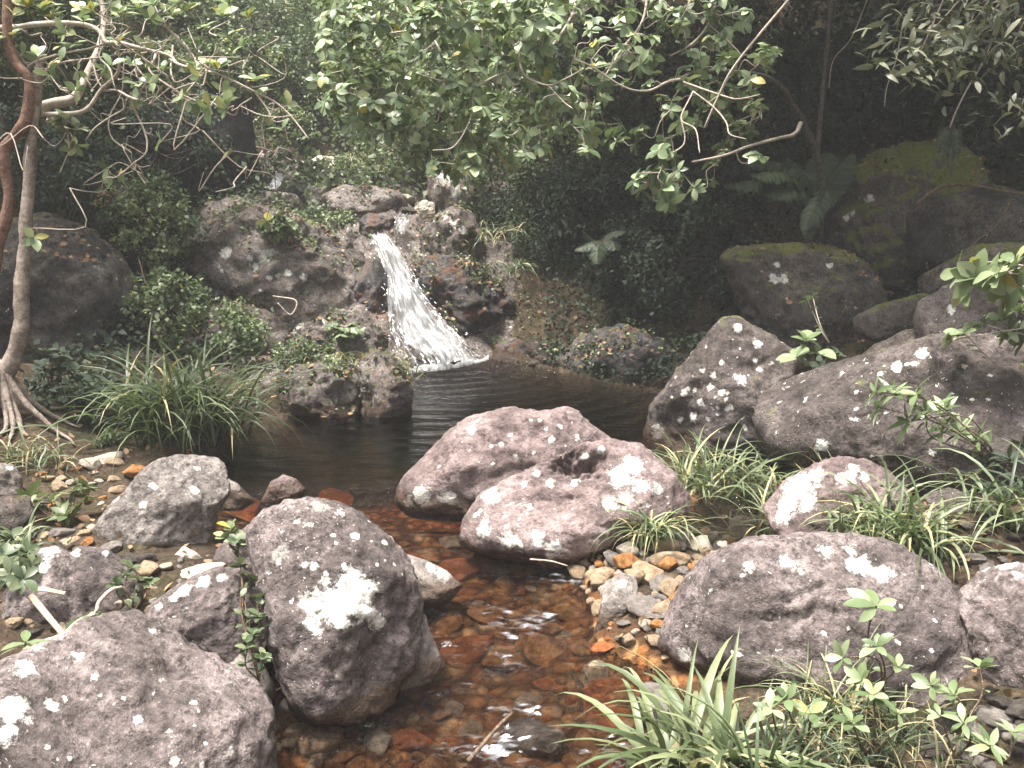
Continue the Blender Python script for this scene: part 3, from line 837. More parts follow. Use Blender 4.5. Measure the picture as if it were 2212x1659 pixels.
boulder('sloping lichen flecked outcrop left of the waterfall',
        [(408, 560), (432, 480), (462, 438), (502, 420), (560, 440), (640, 466), (700, 488), (775, 525), (800, 590), (806, 660), (780, 710), (700, 705), (560, 690), (430, 670)], (560, 690), M_LEDGE, d=8.0, sub=6, dep=.75, cuts=5, rough=1.4,
        lich=[(485, 548, 16), (640, 490, 8), (570, 555, 16), (590, 545, 12), (550, 580, 12), (540, 560, 9), (620, 590, 10), (655, 600, 10), (600, 600, 9), (575, 600, 8), (630, 625, 10)] + dots(450, 450, 760, 650, 22, 3, 6, 8))
boulder('rugged dark tip of the ledge jutting into the pool',
        [(775, 770), (800, 745), (845, 765), (880, 815), (893, 850), (885, 884), (820, 898), (780, 890)], (830, 896), M_LEDGE, z=0.0, sub=5, dep=.9, cuts=6, rough=1.8)
boulder('broken rock step at the middle of the ledge below the fern',
        [(625, 725), (650, 695), (730, 684), (800, 696), (845, 745), (820, 800), (720, 815), (640, 790)], (740, 810), M_LEDGE, d=6.85, sub=6, dep=.7, cuts=8, rough=2.0, lich=[(640, 700, 8), (655, 760, 9), (700, 695, 8)])
boulder('low mossy rock at the waterline under the ledge grass',
        [(585, 815), (630, 785), (700, 780), (780, 800), (800, 850), (785, 895), (700, 900), (610, 892)], (700, 898), M_LEDGE, z=0.0, sub=5, dep=.6, cuts=6, rough=1.8)
boulder('brown rock bank behind the big grass clump',
        [(400, 690), (450, 655), (540, 660), (610, 690), (640, 740), (620, 820), (500, 830), (420, 780)], (500, 830), M_LEDGE, d=7.3, sub=5, dep=.6, cuts=4, rough=1.6)
boulder('white mottled rock knob at the top right of the waterfall',
        [(925, 385), (950, 365), (1000, 362), (1022, 385), (1030, 430), (1000, 465), (940, 450), (922, 420)], (970, 460), M_LEDGE, d=9.0, sub=5, lich=[(960, 385, 18), (990, 375, 14), (985, 415, 14), (945, 410, 12)])
boulder('lichen spotted rock just right of the upper step of the fall',
        [(905, 520), (925, 480), (970, 450), (1020, 455), (1040, 500), (1045, 560), (1000, 600), (930, 590)], (960, 590), M_LEDGE, d=8.6, sub=5, rough=1.6, lich=[(980, 480, 14), (1000, 500, 12), (1005, 540, 10), (960, 470, 9)])
boulder('dark wet rock face right of the waterfall foot',
        [(880, 560), (930, 540), (1010, 560), (1080, 600), (1115, 660), (1110, 720), (1060, 760), (990, 760), (930, 680), (890, 610)], (1020, 760), M_WETR, d=8.1, sub=6, dep=.7, cuts=6, rough=2.0)
boulder('rusty wet rock left of the white water',
        [(760, 600), (790, 560), (815, 545), (835, 590), (850, 650), (840, 720), (800, 735), (765, 690)], (800, 720), M_WETR, d=7.95, sub=5, cuts=4, rough=1.6)
boulder('low brown stones in a heap at the right foot of the fall',
        [(1030, 770), (1080, 735), (1160, 740), (1240, 765), (1300, 800), (1290, 850), (1150, 830), (1050, 800)], (1150, 810), M_WETR, d=7.75, sub=5, cuts=4, rough=2.2)
boulder('dark mound of earth and rock on the shaded far pool bank',
        [(1190, 790), (1260, 720), (1350, 700), (1430, 740), (1470, 820), (1420, 870), (1320, 860), (1240, 830)], (1340, 850), M_WETR, d=7.5, sub=5, cuts=3, rough=1.8)
for lab, o, dd, m in (
    ('grey rock at the very top left of the upper stream', [(540, 345), (565, 328), (605, 335), (625, 358), (615, 385), (570, 400), (545, 380)], 10.6, M_GREY),
    ('flat pale rock shelf above the upper step of the stream', [(640, 350), (690, 338), (750, 340), (765, 360), (720, 380), (660, 375)], 10.6, M_PALE),
    ('blue grey rock knob below the pale shelf on the upper stream', [(655, 410), (680, 395), (705, 400), (712, 425), (685, 440), (660, 432)], 9.8, M_GREY),
    ('brown overhanging rock slab on the upper stream above the fall', [(690, 420), (750, 400), (830, 405), (890, 425), (880, 460), (800, 470), (720, 460)], 9.2, M_LEDGE),
    ('dark rock lip from which the waterfall drops', [(770, 480), (800, 462), (850, 470), (865, 500), (840, 525), (790, 525)], 8.75, M_WETR),
    ('small pale mossy rock beside the dark lip of the fall', [(895, 450), (915, 432), (940, 440), (940, 465), (910, 470)], 8.8, M_PALE),
    ('brown rock under the little upper fall', [(545, 430), (585, 415), (640, 420), (660, 450), (620, 475), (560, 465)], 9.4, M_LEDGE),
):
    boulder(lab, o, (0, 0), m, d=dd, sub=5, rough=1.5, cuts=4, name='stone', cat='stone')

# ------------------------------------------------------------------ loose stones
def stone_mesh(k, mat):
    g = np.random.default_rng(100 + k)
    V, F = ico(4)
    P = V * np.array([1, g.uniform(.65, .95), g.uniform(.5, .75)])
    for _ in range(7):
        nrm = unit(g.normal(size=3))
        s = (P @ nrm).max() * g.uniform(.6, .85)
        P = P - nrm * (np.maximum(P @ nrm - s, 0) * .9)[:, None]
    s = g.uniform(0, 50, 3)
    P = P + unit(P) * (.09 * pn(P * 1.7 + s) + .03 * fbm(P * 5 + s, 2))[:, None]
    n = len(P)
    return mesh_np('stone', P, [F], mat, {'lich': np.full(n, -1.0), 'wet': np.zeros(n)})
_sm = {}
_protos = {}
def stone(p, r, mat, label, group=None, k=None, cat='stone', name='stone', flat=1.0, sink=.25):
    k = random.randrange(9) if k is None else k
    if (k, mat.name, name) not in _sm:
        me = stone_mesh(k, mat)
        ob = bpy.data.objects.new(name, me)
        _sm[(k, mat.name, name)] = ob
    else:
        ob = _sm[(k, mat.name, name)].copy()
    COL.objects.link(ob)
    ob.scale = (r * random.uniform(.85, 1.2), r * random.uniform(.8, 1.1), r * random.uniform(.8, 1.1) * flat)
    ob.rotation_euler = (random.uniform(-.35, .35), random.uniform(-.35, .35), random.uniform(0, 6.28))
    ob.location = (p[0], p[1], p[2] + r * flat * (.55 - sink))
    if 'group' in ob: del ob['group']
    return tag(ob, label, cat, group)
def spx(u, v, rpx, mat, label, group=None, **kw):
    p = ong(u, v)
    d = (p - C0) @ FW
    return stone(p, rpx / FPX * d, mat, label, group, **kw)

# gravel bar stones of their own look
for a in (
    (1415, 1190, 42, M_TAN, 'flat topped tan block in the gravel bar under the grass tuft'),
    (1508, 1190, 34, M_PALE, 'cream rounded stone at the top right of the gravel bar'),
    (1445, 1218, 30, M_TAN, 'brown rounded cobble right below the flat topped block'),
    (1395, 1250, 36, M_TAN, 'ochre yellow cobble in the middle of the gravel bar'),
    (1300, 1262, 30, M_TAN, 'ochre cobble at the water side of the gravel bar left of the tall grey stone'),
    (1240, 1212, 34, M_OCHRE, 'orange stone against the foot of the front pink boulder'),
    (1395, 1322, 36, M_GREY, 'layered grey stone at the waterline below the gravel bar'),
    (1430, 1270, 30, M_GREY, 'grey brown splinter stone beside the broad humped boulder'),
    (1210, 1300, 22, M_OCHRE, 'orange pointed stone standing in the riffle'),
    (1330, 1215, 22, M_GREY, 'grey pink cobble above the ochre cobbles'),
    (1560, 1195, 24, M_PALE, 'pale cobble pressed against the humped boulder, under the grass'),
    (1600, 1150, 34, M_GREY, 'flat grey stone lying at the top of the gravel bar'),
    (1465, 1170, 26, M_PALE, 'white pebbly cobble behind the flat topped block'),
    (820, 1612, 38, M_PALE, 'white capped blocky cobble in the shallows at the bottom of the view'),
    (690, 1598, 56, M_TAN, 'large yellow cobble in the shallows by the corner boulder'),
    (625, 1545, 46, M_GREY, 'grey flat stone between the corner boulder and the lichen boulder'),
    (590, 1575, 26, M_PALE, 'cream stone touching the corner boulder'),
    (745, 1540, 34, M_OCHRE, 'brown cobble under the foot of the lichen boulder'),
    (1150, 1610, 74, M_GREY, 'smooth dark grey rock breaking the current at the bottom of the stream'),
    (1275, 1478, 44, M_TAN, 'yellow oval stone under water beside the foreground grass'),
    (1430, 1545, 60, M_GREY, 'pale grey stone behind the foreground grass blades'),
):
    kw = dict(flat=.85)
    spx(a[0], a[1], a[2] * (1.3 if 1180 < a[0] < 1620 and a[1] < 1340 else 1.1), *a[3:], **kw)
boulder('tall tilted grey stone standing at the stream side of the gravel bar',
        [(1282, 1362), (1296, 1318), (1304, 1262), (1335, 1238), (1372, 1244), (1378, 1280), (1352, 1325), (1318, 1358), (1290, 1374)], (1300, 1368), M_GREY, z=-.05, sub=5, cuts=4, name='stone', cat='stone', dep=.8, lich=[(1345, 1260, 16)])
for a in (
    (1000, 1238, 78, M_RED, 'long rust orange slab under water below the pale blotched stone', .3),
    (1010, 1405, 70, M_RED, 'rust red slab under water in the middle of the stream', .3),
    (1330, 1530, 90, M_RED, 'dark orange slab under water beside the foreground grass tuft', .25),
    (505, 1108, 62, M_RED, 'rust red flat slab at the pool lip left of the domed rock', .3),
    (700, 1085, 70, M_RED, 'orange brown submerged shelf behind the tall lichen boulder', .25),
    (930, 1490, 60, M_RED, 'orange red submerged slab at the foot of the grey wedge', .3),
    (1190, 1410, 66, M_OCHRE, 'broad ochre slab under the middle riffle', .35),
    (1060, 1330, 62, M_OCHRE, 'dark ochre slab under water right of the lichen boulder', .35),
):
    spx(a[0], a[1], a[2], a[3], a[4], flat=a[5], sink=.35)

used_px = []
def scatter(n, reg, r0, r1, mats, label, group, tries=4000, sep=1.5, **kw):
    c = 0
    R = np.array(reg, float)
    for _ in range(tries):
        if c >= n: break
        u = random.uniform(R[:, 0].min(), R[:, 0].max()); v = random.uniform(R[:, 1].min(), R[:, 1].max())
        if poly_sd(np.array([[u, v]]), R)[0] > 0: continue
        r = random.uniform(0, 1) ** 1.8 * (r1 - r0) + r0
        if any((u - a) ** 2 + 2.5 * (v - b) ** 2 < (sep * .5 * (r + q)) ** 2 for a, b, q in used_px): continue
        used_px.append((u, v, r))
        spx(u, v, r, random.choice(mats), label, group, **kw)
        c += 1
scatter(110, [(1225, 1195), (1380, 1165), (1560, 1150), (1600, 1200), (1500, 1290), (1450, 1425), (1350, 1400), (1270, 1310)], 10, 34, [M_TAN, M_TAN, M_PALE, M_GREY, M_OCHRE],
        'small tan pebble of the gravel bar between the front pink boulder and the humped boulder', 'pebbles of the gravel bar', name='pebble', cat='pebble', sep=1.15, sink=.12)
scatter(85, [(850, 1130), (1000, 1170), (1200, 1230), (1290, 1380), (1420, 1450), (1330, 1660), (600, 1660), (600, 1540), (850, 1510), (930, 1450), (930, 1300), (840, 1150)], 16, 52, [M_OCHRE, M_OCHRE, M_OCHRE, M_RED, M_TAN],
        'rust brown cobble lying under the shallow amber stream water', 'cobbles on the stream bed', name='cobble', cat='cobble', flat=.55, sink=.3, sep=1.2)
scatter(30, [(575, 1555), (900, 1555), (900, 1660), (575, 1660)], 10, 34, [M_TAN, M_OCHRE, M_TAN],
        'yellow brown cobble in the shallows right of the corner boulder', 'yellow cobbles by the corner boulder', name='cobble', cat='cobble', sink=.08, flat=.7, sep=1.2)
scatter(40, [(60, 1010), (300, 1000), (330, 1020), (230, 1160), (200, 1180), (40, 1170)], 12, 34, [M_TAN, M_TAN, M_GREY, M_PALE, M_OCHRE],
        'tan bank stone left of the angular boulder', 'tan stones on the left bank', flat=.7, sep=1.2)
scatter(22, [(2050, 1500), (2212, 1500), (2212, 1660), (2000, 1660)], 16, 46, [M_ROCKB, M_LEDGE, M_GREY],
        'brown stone among the weeds in the lower right corner', 'brown stones in the lower right corner', flat=.8, sep=1.25)
scatter(46, [(220, 1175), (330, 1215), (480, 1200), (560, 1260), (470, 1300), (300, 1340), (215, 1290), (150, 1180)], 10, 34, [M_TAN, M_PALE, M_GREY, M_ROCKB, M_GREY],
        'grey or tan stone on the ground between the angular boulder and the white edged block', 'stones below the angular boulder', flat=.75, sep=1.15)
scatter(40, [(0, 1330), (60, 1380), (300, 1345), (460, 1440), (520, 1540), (560, 1560), (470, 1450), (330, 1330), (200, 1350)], 10, 30, [M_GREY, M_ROCKB, M_TAN],
        'small stone in the gaps behind the corner boulder', 'stones behind the corner boulder', flat=.75, sep=1.15)
scatter(34, [(1960, 1150), (2212, 1100), (2212, 1240), (2100, 1250), (2060, 1300), (1980, 1200)], 10, 34, [M_ROCKB, M_GREY, M_LEDGE],
        'brown stone in the gap behind the humped boulder', 'stones behind the humped boulder', flat=.8, sep=1.15)
scatter(30, [(1060, 770), (1300, 815), (1420, 855), (1460, 850), (1300, 770), (1080, 745)], 6, 18, [M_WETR, M_LEDGE, M_ROCKB],
        'small dark stone along the shaded far edge of the pool', 'stones along the far pool edge', flat=.8, sep=1.15)
scatter(40, [(540, 330), (760, 330), (900, 400), (900, 470), (700, 480), (560, 420)], 8, 24, [M_GREY, M_LEDGE, M_PALE],
        'pale rock of the broken bed above the waterfall', 'rocks of the upper stream', name='rock', cat='rock', flat=.8, sep=1.1)
scatter(12, [(560, 1280), (600, 1290), (620, 1500), (570, 1440)], 10, 24, [M_TAN, M_GREY],
        'small stone jammed between the white edged block and the lichen boulder', 'stones jammed beside the lichen boulder', sep=1.2)

# ------------------------------------------------------------------ waterfall
def foam_mat():
    t = NT('white_water')
    s = t.attr('along'); a = t.attr('across')
    v = t.n('CombineXYZ', {0: t.math('MULTIPLY', a, 10.0), 1: t.math('MULTIPLY', s, 1.7), 2: 0.0}).outputs[0]
    n1 = t.noise(1.6, 5, .6, v, .8)
    n2 = t.noise(6.0, 4, .6, v, .4)
    ed = t.attr('dens')
    f = t.math('ADD', t.math('MULTIPLY', n1, .65), t.math('MULTIPLY', n2, .35))
    f = t.math('ADD', f, t.math('SUBTRACT', ed, .62))
    m = t.mr(f, .30, .66)
    d = t.principled((.86, .87, .88), .35, .5, t.bump(t.math('ADD', n1, n2), .7, .05))
    tl = t.n('BsdfTranslucent', {'Color': (.85, .87, .88, 1)}).outputs[0]
    w = t.n('MixShader', {0: .35, 1: d, 2: tl}).outputs[0]
    gl = t.n('BsdfGlossy', {'Color': (1, 1, 1, 1), 'Roughness': .15}).outputs[0]
    tr = t.n('BsdfTransparent', {'Color': (.85, .86, .86, 1)}).outputs[0]
    cl = t.n('MixShader', {0: .12, 1: tr, 2: gl}).outputs[0]
    return t.done(t.n('MixShader', {0: m, 1: cl, 2: w}).outputs[0])
M_FOAM = foam_mat()
def cascade(name, label, left, right, depth, na, ns, lift=.03, bulge=.05, dens=.62, seed=0):
    """left / right: pixel polylines of the two banks of the white water from top to foot; depth: metres along the view at each station"""
    L = crom([at(u, v, d) for (u, v), d in zip(left, depth)], ns)
    R = crom([at(u, v, d) for (u, v), d in zip(right, depth)], ns)
    n = len(L)
    a = np.linspace(0, 1, na)
    V = L[:, None] * (1 - a)[None, :, None] + R[:, None] * a[None, :, None]
    S = np.repeat(np.linspace(0, 1, n)[:, None], na, 1); A = np.repeat(a[None], n, 0)
    nz = fbm(np.stack([A.ravel() * 7, S.ravel() * 5, np.full(A.size, seed)], -1), 3).reshape(A.shape)
    nz2 = fbm(np.stack([A.ravel() * 20, S.ravel() * 9, np.full(A.size, seed + 5)], -1), 3).reshape(A.shape)
    out = unit(np.array([.1, -.75, .6]))
    env = np.sin(np.pi * A) ** .5
    V = V + out * (lift + bulge * env * (.6 + nz) + .014 * nz2)[..., None]
    dn = dens + .22 * (env - .55) - .26 * S * (1 - env) - .34 * sstep(.55, .9, S) * np.exp(-((A - .2) / .22) ** 2) * (.5 + pn(np.stack([A.ravel() * 6, S.ravel() * 9, np.full(A.size, 3.3)], -1)).reshape(A.shape)).clip(0, 1)
    i = (np.arange(n - 1)[:, None] * na + np.arange(na - 1)[None]).ravel()
    me = mesh_np(name, V.reshape(-1, 3), [np.stack([i, i + 1, i + na + 1, i + na], -1)], M_FOAM, {'along': S.ravel() * 2.2, 'across': A.ravel(), 'dens': dn.ravel()})
    return tag(link(name, me), label, kind='structure')
cascade('waterfall', 'white waterfall sliding down the rock into the pool',
        [(800, 516), (812, 545), (826, 600), (832, 660), (840, 715), (862, 765), (885, 806)],
        [(836, 514), (862, 545), (894, 595), (925, 650), (968, 705), (1008, 745), (1038, 782)],
        [8.30, 8.12, 7.98, 7.85, 7.70, 7.50, 7.28], 70, 26, bulge=.08, dens=.575)
cascade('waterfall', 'thin veil of water on the step above the main waterfall', [(852, 470), (850, 490), (848, 512)], [(888, 470), (885, 490), (878, 512)], [8.75, 8.66, 8.4], 20, 14, dens=.5, seed=3)
cascade('waterfall', 'small bright fall at the top of the upper stream', [(598, 380), (588, 395), (568, 410)], [(612, 380), (612, 395), (600, 416)], [9.75, 9.6, 9.45], 16, 12, dens=.66, seed=7, bulge=.03)
def spray():
    g = Geo()
    tv, tf = ico(1)
    L = [(800, 516), (812, 545), (826, 600), (832, 660), (840, 715), (862, 765), (885, 806)]
    R = [(850, 514), (872, 545), (898, 595), (925, 650), (965, 705), (1005, 745), (1035, 782)]
    D = [8.30, 8.12, 7.98, 7.85, 7.70, 7.50, 7.28]
    for _ in range(190):
        t_ = random.random() ** .6 * 5.999
        i = int(t_); f = t_ - i
        lu = L[i][0] * (1 - f) + L[i + 1][0] * f; lv = L[i][1] * (1 - f) + L[i + 1][1] * f
        ru = R[i][0] * (1 - f) + R[i + 1][0] * f; rv_ = R[i][1] * (1 - f) + R[i + 1][1] * f
        d = D[i] * (1 - f) + D[i + 1] * f
        a = random.choice((random.gauss(0, .10), random.gauss(1, .10), random.random()))
        p = at(lu + (ru - lu) * a, lv + (rv_ - lv) * a, d - random.uniform(.05, .20))
        fl = at(lu + 14, lv + 22, d - .1) - at(lu, lv, d)
        r = random.uniform(.002, .0055)
        V = tv * r + np.outer(tv[:, 0], unit(fl)) * r * random.uniform(1, 4)
        g.add(V + p, [tf], 1.0)
    me_o = g.build('spray', M_DROP, None)
    tag(me_o, 'drops of white spray along the waterfall', kind='structure')
_t = NT('spray_drop')
M_DROP = _t.done(_t.principled((.86, .88, .9), .3, .5))
spray()
# foam ring at the foot
fg = Geo()
def foam_ring():
    pts = [onz(u, v, .015) for u, v in ((880, 806), (905, 800), (950, 796), (1000, 788), (1055, 776))]
    c = crom(pts, 14)
    n = len(c)
    na = 14
    a = np.linspace(0, 1, na)
    wdt = .13 * (.5 + .5 * np.sin(np.linspace(.3, 2.9, n))) 
    V = c[:, None] + np.array([.12, -1, 0])[None, None] * ((a - .35)[None, :, None] * wdt[:, None, None])
    nzv = fbm(V.reshape(-1, 3) * 14, 3).reshape(n, na)
    V[..., 2] += .03 * np.sin(np.pi * a)[None] * (1 + nzv)
    i = (np.arange(n - 1)[:, None] * na + np.arange(na - 1)[None]).ravel()
    dn = .50 + .35 * np.sin(np.pi * a)[None] + 0 * nzv
    me = mesh_np('foam_and_glint', V.reshape(-1, 3), [np.stack([i, i + 1, i + na + 1, i + na], -1)], M_FOAM,
                 {'along': np.repeat(a[None], n, 0).ravel(), 'across': np.repeat(np.linspace(0, 2, n)[:, None], na, 1).ravel(), 'dens': dn.ravel()})
    tag(link('foam_and_glint', me), 'white foam where the waterfall meets the pool', kind='structure')
foam_ring()

_r = NT('painted_glint')  # pale colour stands in for sky glints on the stream
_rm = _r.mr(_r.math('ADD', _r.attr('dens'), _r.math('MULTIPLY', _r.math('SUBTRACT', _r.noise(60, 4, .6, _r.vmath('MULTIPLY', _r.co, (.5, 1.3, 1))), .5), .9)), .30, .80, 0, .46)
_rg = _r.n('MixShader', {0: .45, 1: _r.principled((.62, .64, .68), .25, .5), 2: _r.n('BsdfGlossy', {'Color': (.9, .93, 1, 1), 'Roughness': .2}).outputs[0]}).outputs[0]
M_GLINT = _r.done(_r.n('MixShader', {0: _rm, 1: _r.n('BsdfTransparent').outputs[0], 2: _rg}).outputs[0])
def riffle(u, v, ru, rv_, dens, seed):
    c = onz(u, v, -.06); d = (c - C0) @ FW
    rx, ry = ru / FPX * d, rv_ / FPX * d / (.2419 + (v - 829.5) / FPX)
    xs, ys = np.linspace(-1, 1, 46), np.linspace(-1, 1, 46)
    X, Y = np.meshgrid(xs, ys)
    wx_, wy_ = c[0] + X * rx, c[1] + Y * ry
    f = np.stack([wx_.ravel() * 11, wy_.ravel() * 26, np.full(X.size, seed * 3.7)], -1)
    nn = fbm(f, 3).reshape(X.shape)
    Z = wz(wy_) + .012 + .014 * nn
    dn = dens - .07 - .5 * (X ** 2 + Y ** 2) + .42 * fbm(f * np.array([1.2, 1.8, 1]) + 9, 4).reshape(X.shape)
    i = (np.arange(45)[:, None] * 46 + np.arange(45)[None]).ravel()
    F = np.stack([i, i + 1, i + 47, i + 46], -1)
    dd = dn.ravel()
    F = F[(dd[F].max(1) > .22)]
    me = mesh_np('foam_and_glint', np.stack([wx_, wy_, Z], -1).reshape(-1, 3), [F], M_GLINT, {'along': (wx_ * 7).ravel(), 'across': (wy_ * 3.5).ravel(), 'dens': dd})  # thin sheet painted with glints, laid just over the water
    tag(link('foam_and_glint', me), 'pale flecks painted as sky glints on the riffle', kind='structure')
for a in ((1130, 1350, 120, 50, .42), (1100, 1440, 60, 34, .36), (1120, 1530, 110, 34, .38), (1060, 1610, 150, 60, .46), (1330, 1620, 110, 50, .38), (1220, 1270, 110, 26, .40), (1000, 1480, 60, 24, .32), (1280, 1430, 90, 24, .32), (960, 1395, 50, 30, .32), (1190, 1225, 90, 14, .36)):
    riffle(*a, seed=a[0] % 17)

# ------------------------------------------------------------------ grass
def grass_tuft(label, pts, n, L, W=.006, mat=M_GRASS, lean=(25, 75), droop=1.0, dirbias=None, group=None, dry=.06, spread=.06, base=.4, stiff=.3, vr=(.1, .85)):
    """pts: ground points (world) the blades spring from"""
    pts = np.asarray(pts, float).reshape(-1, 3)
    org = pts.mean(0)
    root = thing('grass_tuft', org, label, 'grass tuft', group)
    g = Geo()
    m = 9
    for i in range(n):
        p = pts[random.randrange(len(pts))] + np.array([random.gauss(0, spread), random.gauss(0, spread), 0])
        az = random.uniform(0, 2 * math.pi) if dirbias is None or random.random() < .35 else random.gauss(dirbias, .8)
        l = L * random.uniform(.45, 1.1)
        el = math.radians(90 - random.uniform(*lean) * .6)
        hd = np.array([math.cos(az), math.sin(az), 0])
        sd = np.array([-math.sin(az), math.cos(az), 0])
        dr = droop * random.uniform(.5, 1.25)
        q = p.copy(); pl = [q]
        e = el
        tw = random.uniform(-.5, .5)
        for k in range(m - 1):
            t_ = (k + 1) / (m - 1)
            e = el - dr * math.radians(115) * max(0, t_ - stiff * .5) ** 1.3
            q = q + (hd * math.cos(e) + np.array([0, 0, math.sin(e)])) * (l / (m - 1)) + sd * tw * .012 * l
            pl.append(q)
        P = np.array(pl)
        t_ = np.linspace(0, 1, m)
        w = 1.05 * W * random.uniform(.7, 1.2) * np.clip(np.minimum(.55 + 2 * t_, (1 - t_) * 2.1), 0.0, 1)
        ta = random.uniform(-.8, .8)
        sv = sd * math.cos(ta) + np.array([0, 0, 1]) * math.sin(ta) * .6
        V = np.concatenate([P - sv * w[:, None], P + np.array([0, 0, -1]) * w[:, None] * .35, P + sv * w[:, None]])
        i0 = np.arange(m - 1)
        F = np.concatenate([np.stack([i0, i0 + 1, m + i0 + 1, m + i0], -1), np.stack([m + i0, m + i0 + 1, 2 * m + i0 + 1, 2 * m + i0], -1)])
        v = random.uniform(*vr)
        if random.random() < dry: v = 1.0
        g.add(V, [F], np.clip(np.tile(v + .15 * (t_ - .5), 3), 0, 1) if v < 1 else 1.0)
    g.build('blades', mat, root, org)
    return root

def gp(*uv):
    return [ong(u, v) for u, v in uv]
grass_tuft('big arching clump of long grass on the left pool edge', gp((330, 940), (380, 950), (430, 950), (470, 940), (400, 930), (350, 930)), 400, .80, .0092, M_GRASS, (8, 85), 1.05, spread=.10, dry=.03, vr=(0, .55))
grass_tuft('loose grass right of the pink boulders below the peaked boulder', gp((1500, 1060), (1560, 1070), (1600, 1075)), 190, .50, .006, M_GRASS, (15, 85), 1.0, spread=.09)
grass_tuft('grass sprouting beside the foot of the huge right boulder', gp((1640, 1090), (1700, 1100)), 90, .42, .006, M_GRASS, (20, 95), 1.1, spread=.07)
grass_tuft('small pale tuft hanging over the gravel bar at the end of the front pink boulder', [at(1395, 1172, 3.70), at(1420, 1165, 3.74)], 120, .34, .0045, M_GRASS, (15, 90), 1.25, spread=.03, dry=.2)
grass_tuft('grass spilling over the white crusted rock on the right', gp((1860, 1175), (1905, 1175), (1950, 1178)), 150, .46, .006, M_GRASS, (15, 95), 1.05, spread=.07, dry=.12)
grass_tuft('grass arching down behind the broad humped boulder', gp((1980, 1190), (2010, 1195)), 60, .48, .006, M_GRASS, (30, 100), 1.2, spread=.06)
grass_tuft('leaning grass between the gravel bar and the humped boulder', gp((1640, 1165), (1700, 1170)), 80, .42, .005, M_GRASS, (25, 100), 1.1, spread=.06, dry=.12)
grass_tuft('bold long bladed grass tuft in the foreground at the bottom', gp((1480, 1690), (1530, 1700), (1560, 1690), (1430, 1700)), 100, .52, .0112, M_GRASS, (10, 80), 1.0, spread=.04, dry=.03, vr=(.25, .95))
grass_tuft('small grass tuft rooted at the left foot of the tall lichen boulder', gp((640, 1500), (650, 1505)), 26, .24, .004, M_GRASS, (10, 85), .8, spread=.015)
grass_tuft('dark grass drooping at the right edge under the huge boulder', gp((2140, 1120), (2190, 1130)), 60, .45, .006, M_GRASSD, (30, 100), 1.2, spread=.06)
grass_tuft('pale grass fringe hanging on the ledge tip at the pool', [at(850, 800, 6.55), at(830, 790, 6.6), at(870, 815, 6.5)], 150, .26, .004, M_GRASS, (30, 110), 1.4, spread=.05, dry=.2)
grass_tuft('wispy grass hanging on the middle of the ledge over the pool', [at(700, 790, 6.6), at(730, 780, 6.6), at(670, 800, 6.55)], 140, .28, .004, M_GRASS, (30, 110), 1.4, spread=.07, dry=.25)
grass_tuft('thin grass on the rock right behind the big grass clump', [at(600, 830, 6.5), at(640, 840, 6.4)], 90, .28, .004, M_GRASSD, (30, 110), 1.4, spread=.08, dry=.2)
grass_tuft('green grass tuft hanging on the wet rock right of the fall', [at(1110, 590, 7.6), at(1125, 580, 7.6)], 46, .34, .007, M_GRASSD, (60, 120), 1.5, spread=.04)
grass_tuft('yellow green grass on the bank right of the upper step', [at(1060, 520, 8.2), at(1090, 500, 8.2)], 70, .32, .005, M_GRASSD, (40, 120), 1.5, spread=.1, dry=.3)
grass_tuft('sunlit grass on top of the upper stream bank', [at(800, 365, 10.2), at(850, 375, 10.0), at(760, 355, 10.4)], 160, .35, .006, M_GRASS, (20, 100), 1.2, spread=.12, dry=.25)
grass_tuft('wiry dry grass in front of the humped boulder on the weedy mound', gp((1780, 1530), (1800, 1540)), 90, .34, .0028, M_GRASS, (20, 100), 1.0, spread=.04, dry=.28)
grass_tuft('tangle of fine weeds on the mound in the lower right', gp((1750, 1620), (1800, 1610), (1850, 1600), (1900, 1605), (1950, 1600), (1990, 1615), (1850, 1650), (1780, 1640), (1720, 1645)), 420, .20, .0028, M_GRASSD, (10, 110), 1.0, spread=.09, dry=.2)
grass_tuft('broad dark blades at the bottom edge right of the foreground grass', gp((1665, 1725)), 40, .36, .006, M_GRASSD, (10, 70), .7, spread=.045)
grass_tuft('wispy weeds at the left edge above the white capped boulder', gp((20, 1250), (50, 1240), (10, 1200)), 90, .28, .006, M_GRASSD, (20, 110), 1.2, spread=.05)
grass_tuft('dry grass at the left edge under the tree roots', gp((20, 990), (60, 1000), (90, 1010)), 110, .28, .004, M_GRASSD, (20, 110), 1.2, spread=.09, dry=.35)
grass_tuft('short stiff dark green tuft left of the big grass clump', gp((235, 960)), 36, .2, .007, M_GRASSD, (20, 110), .9, spread=.03)
grass_tuft('stray tall blades standing before the huge right boulder', gp((1790, 1080), (1800, 1085)), 16, .42, .005, M_GRASS, (10, 70), .7, spread=.05)

# ------------------------------------------------------------------ broad leaved seedlings and shrubs
def whorl(g, p, ax, n, L, W, tm=T_BROAD, v=(.2, .9), tilt=(.2, .8), curl=.3):
    """n leaves round the tip of a shoot that points along ax"""
    ax = unit(np.asarray(ax, float))
    ref = np.array([.3, .8, .5]); a = unit(np.cross(ax, ref)); b = np.cross(ax, a)
    ph = RNG.uniform(0, 6.28) + np.arange(n) * 2.4
    rad = a[None] * np.cos(ph)[:, None] + b[None] * np.sin(ph)[:, None]
    tl = RNG.uniform(*tilt, n)[:, None]
    T = unit(rad + ax[None] * tl)
    N = unit(ax[None] - rad * tl * .6 + .25 * RNG.normal(size=(n, 3)))
    P = p[None] - ax[None] * (np.arange(n) * L * .03)[:, None]
    leaves(g, P, T, N, L * RNG.uniform(.7, 1.15, n), W * RNG.uniform(.85, 1.15, n), tm, RNG.uniform(*v, n), curl)

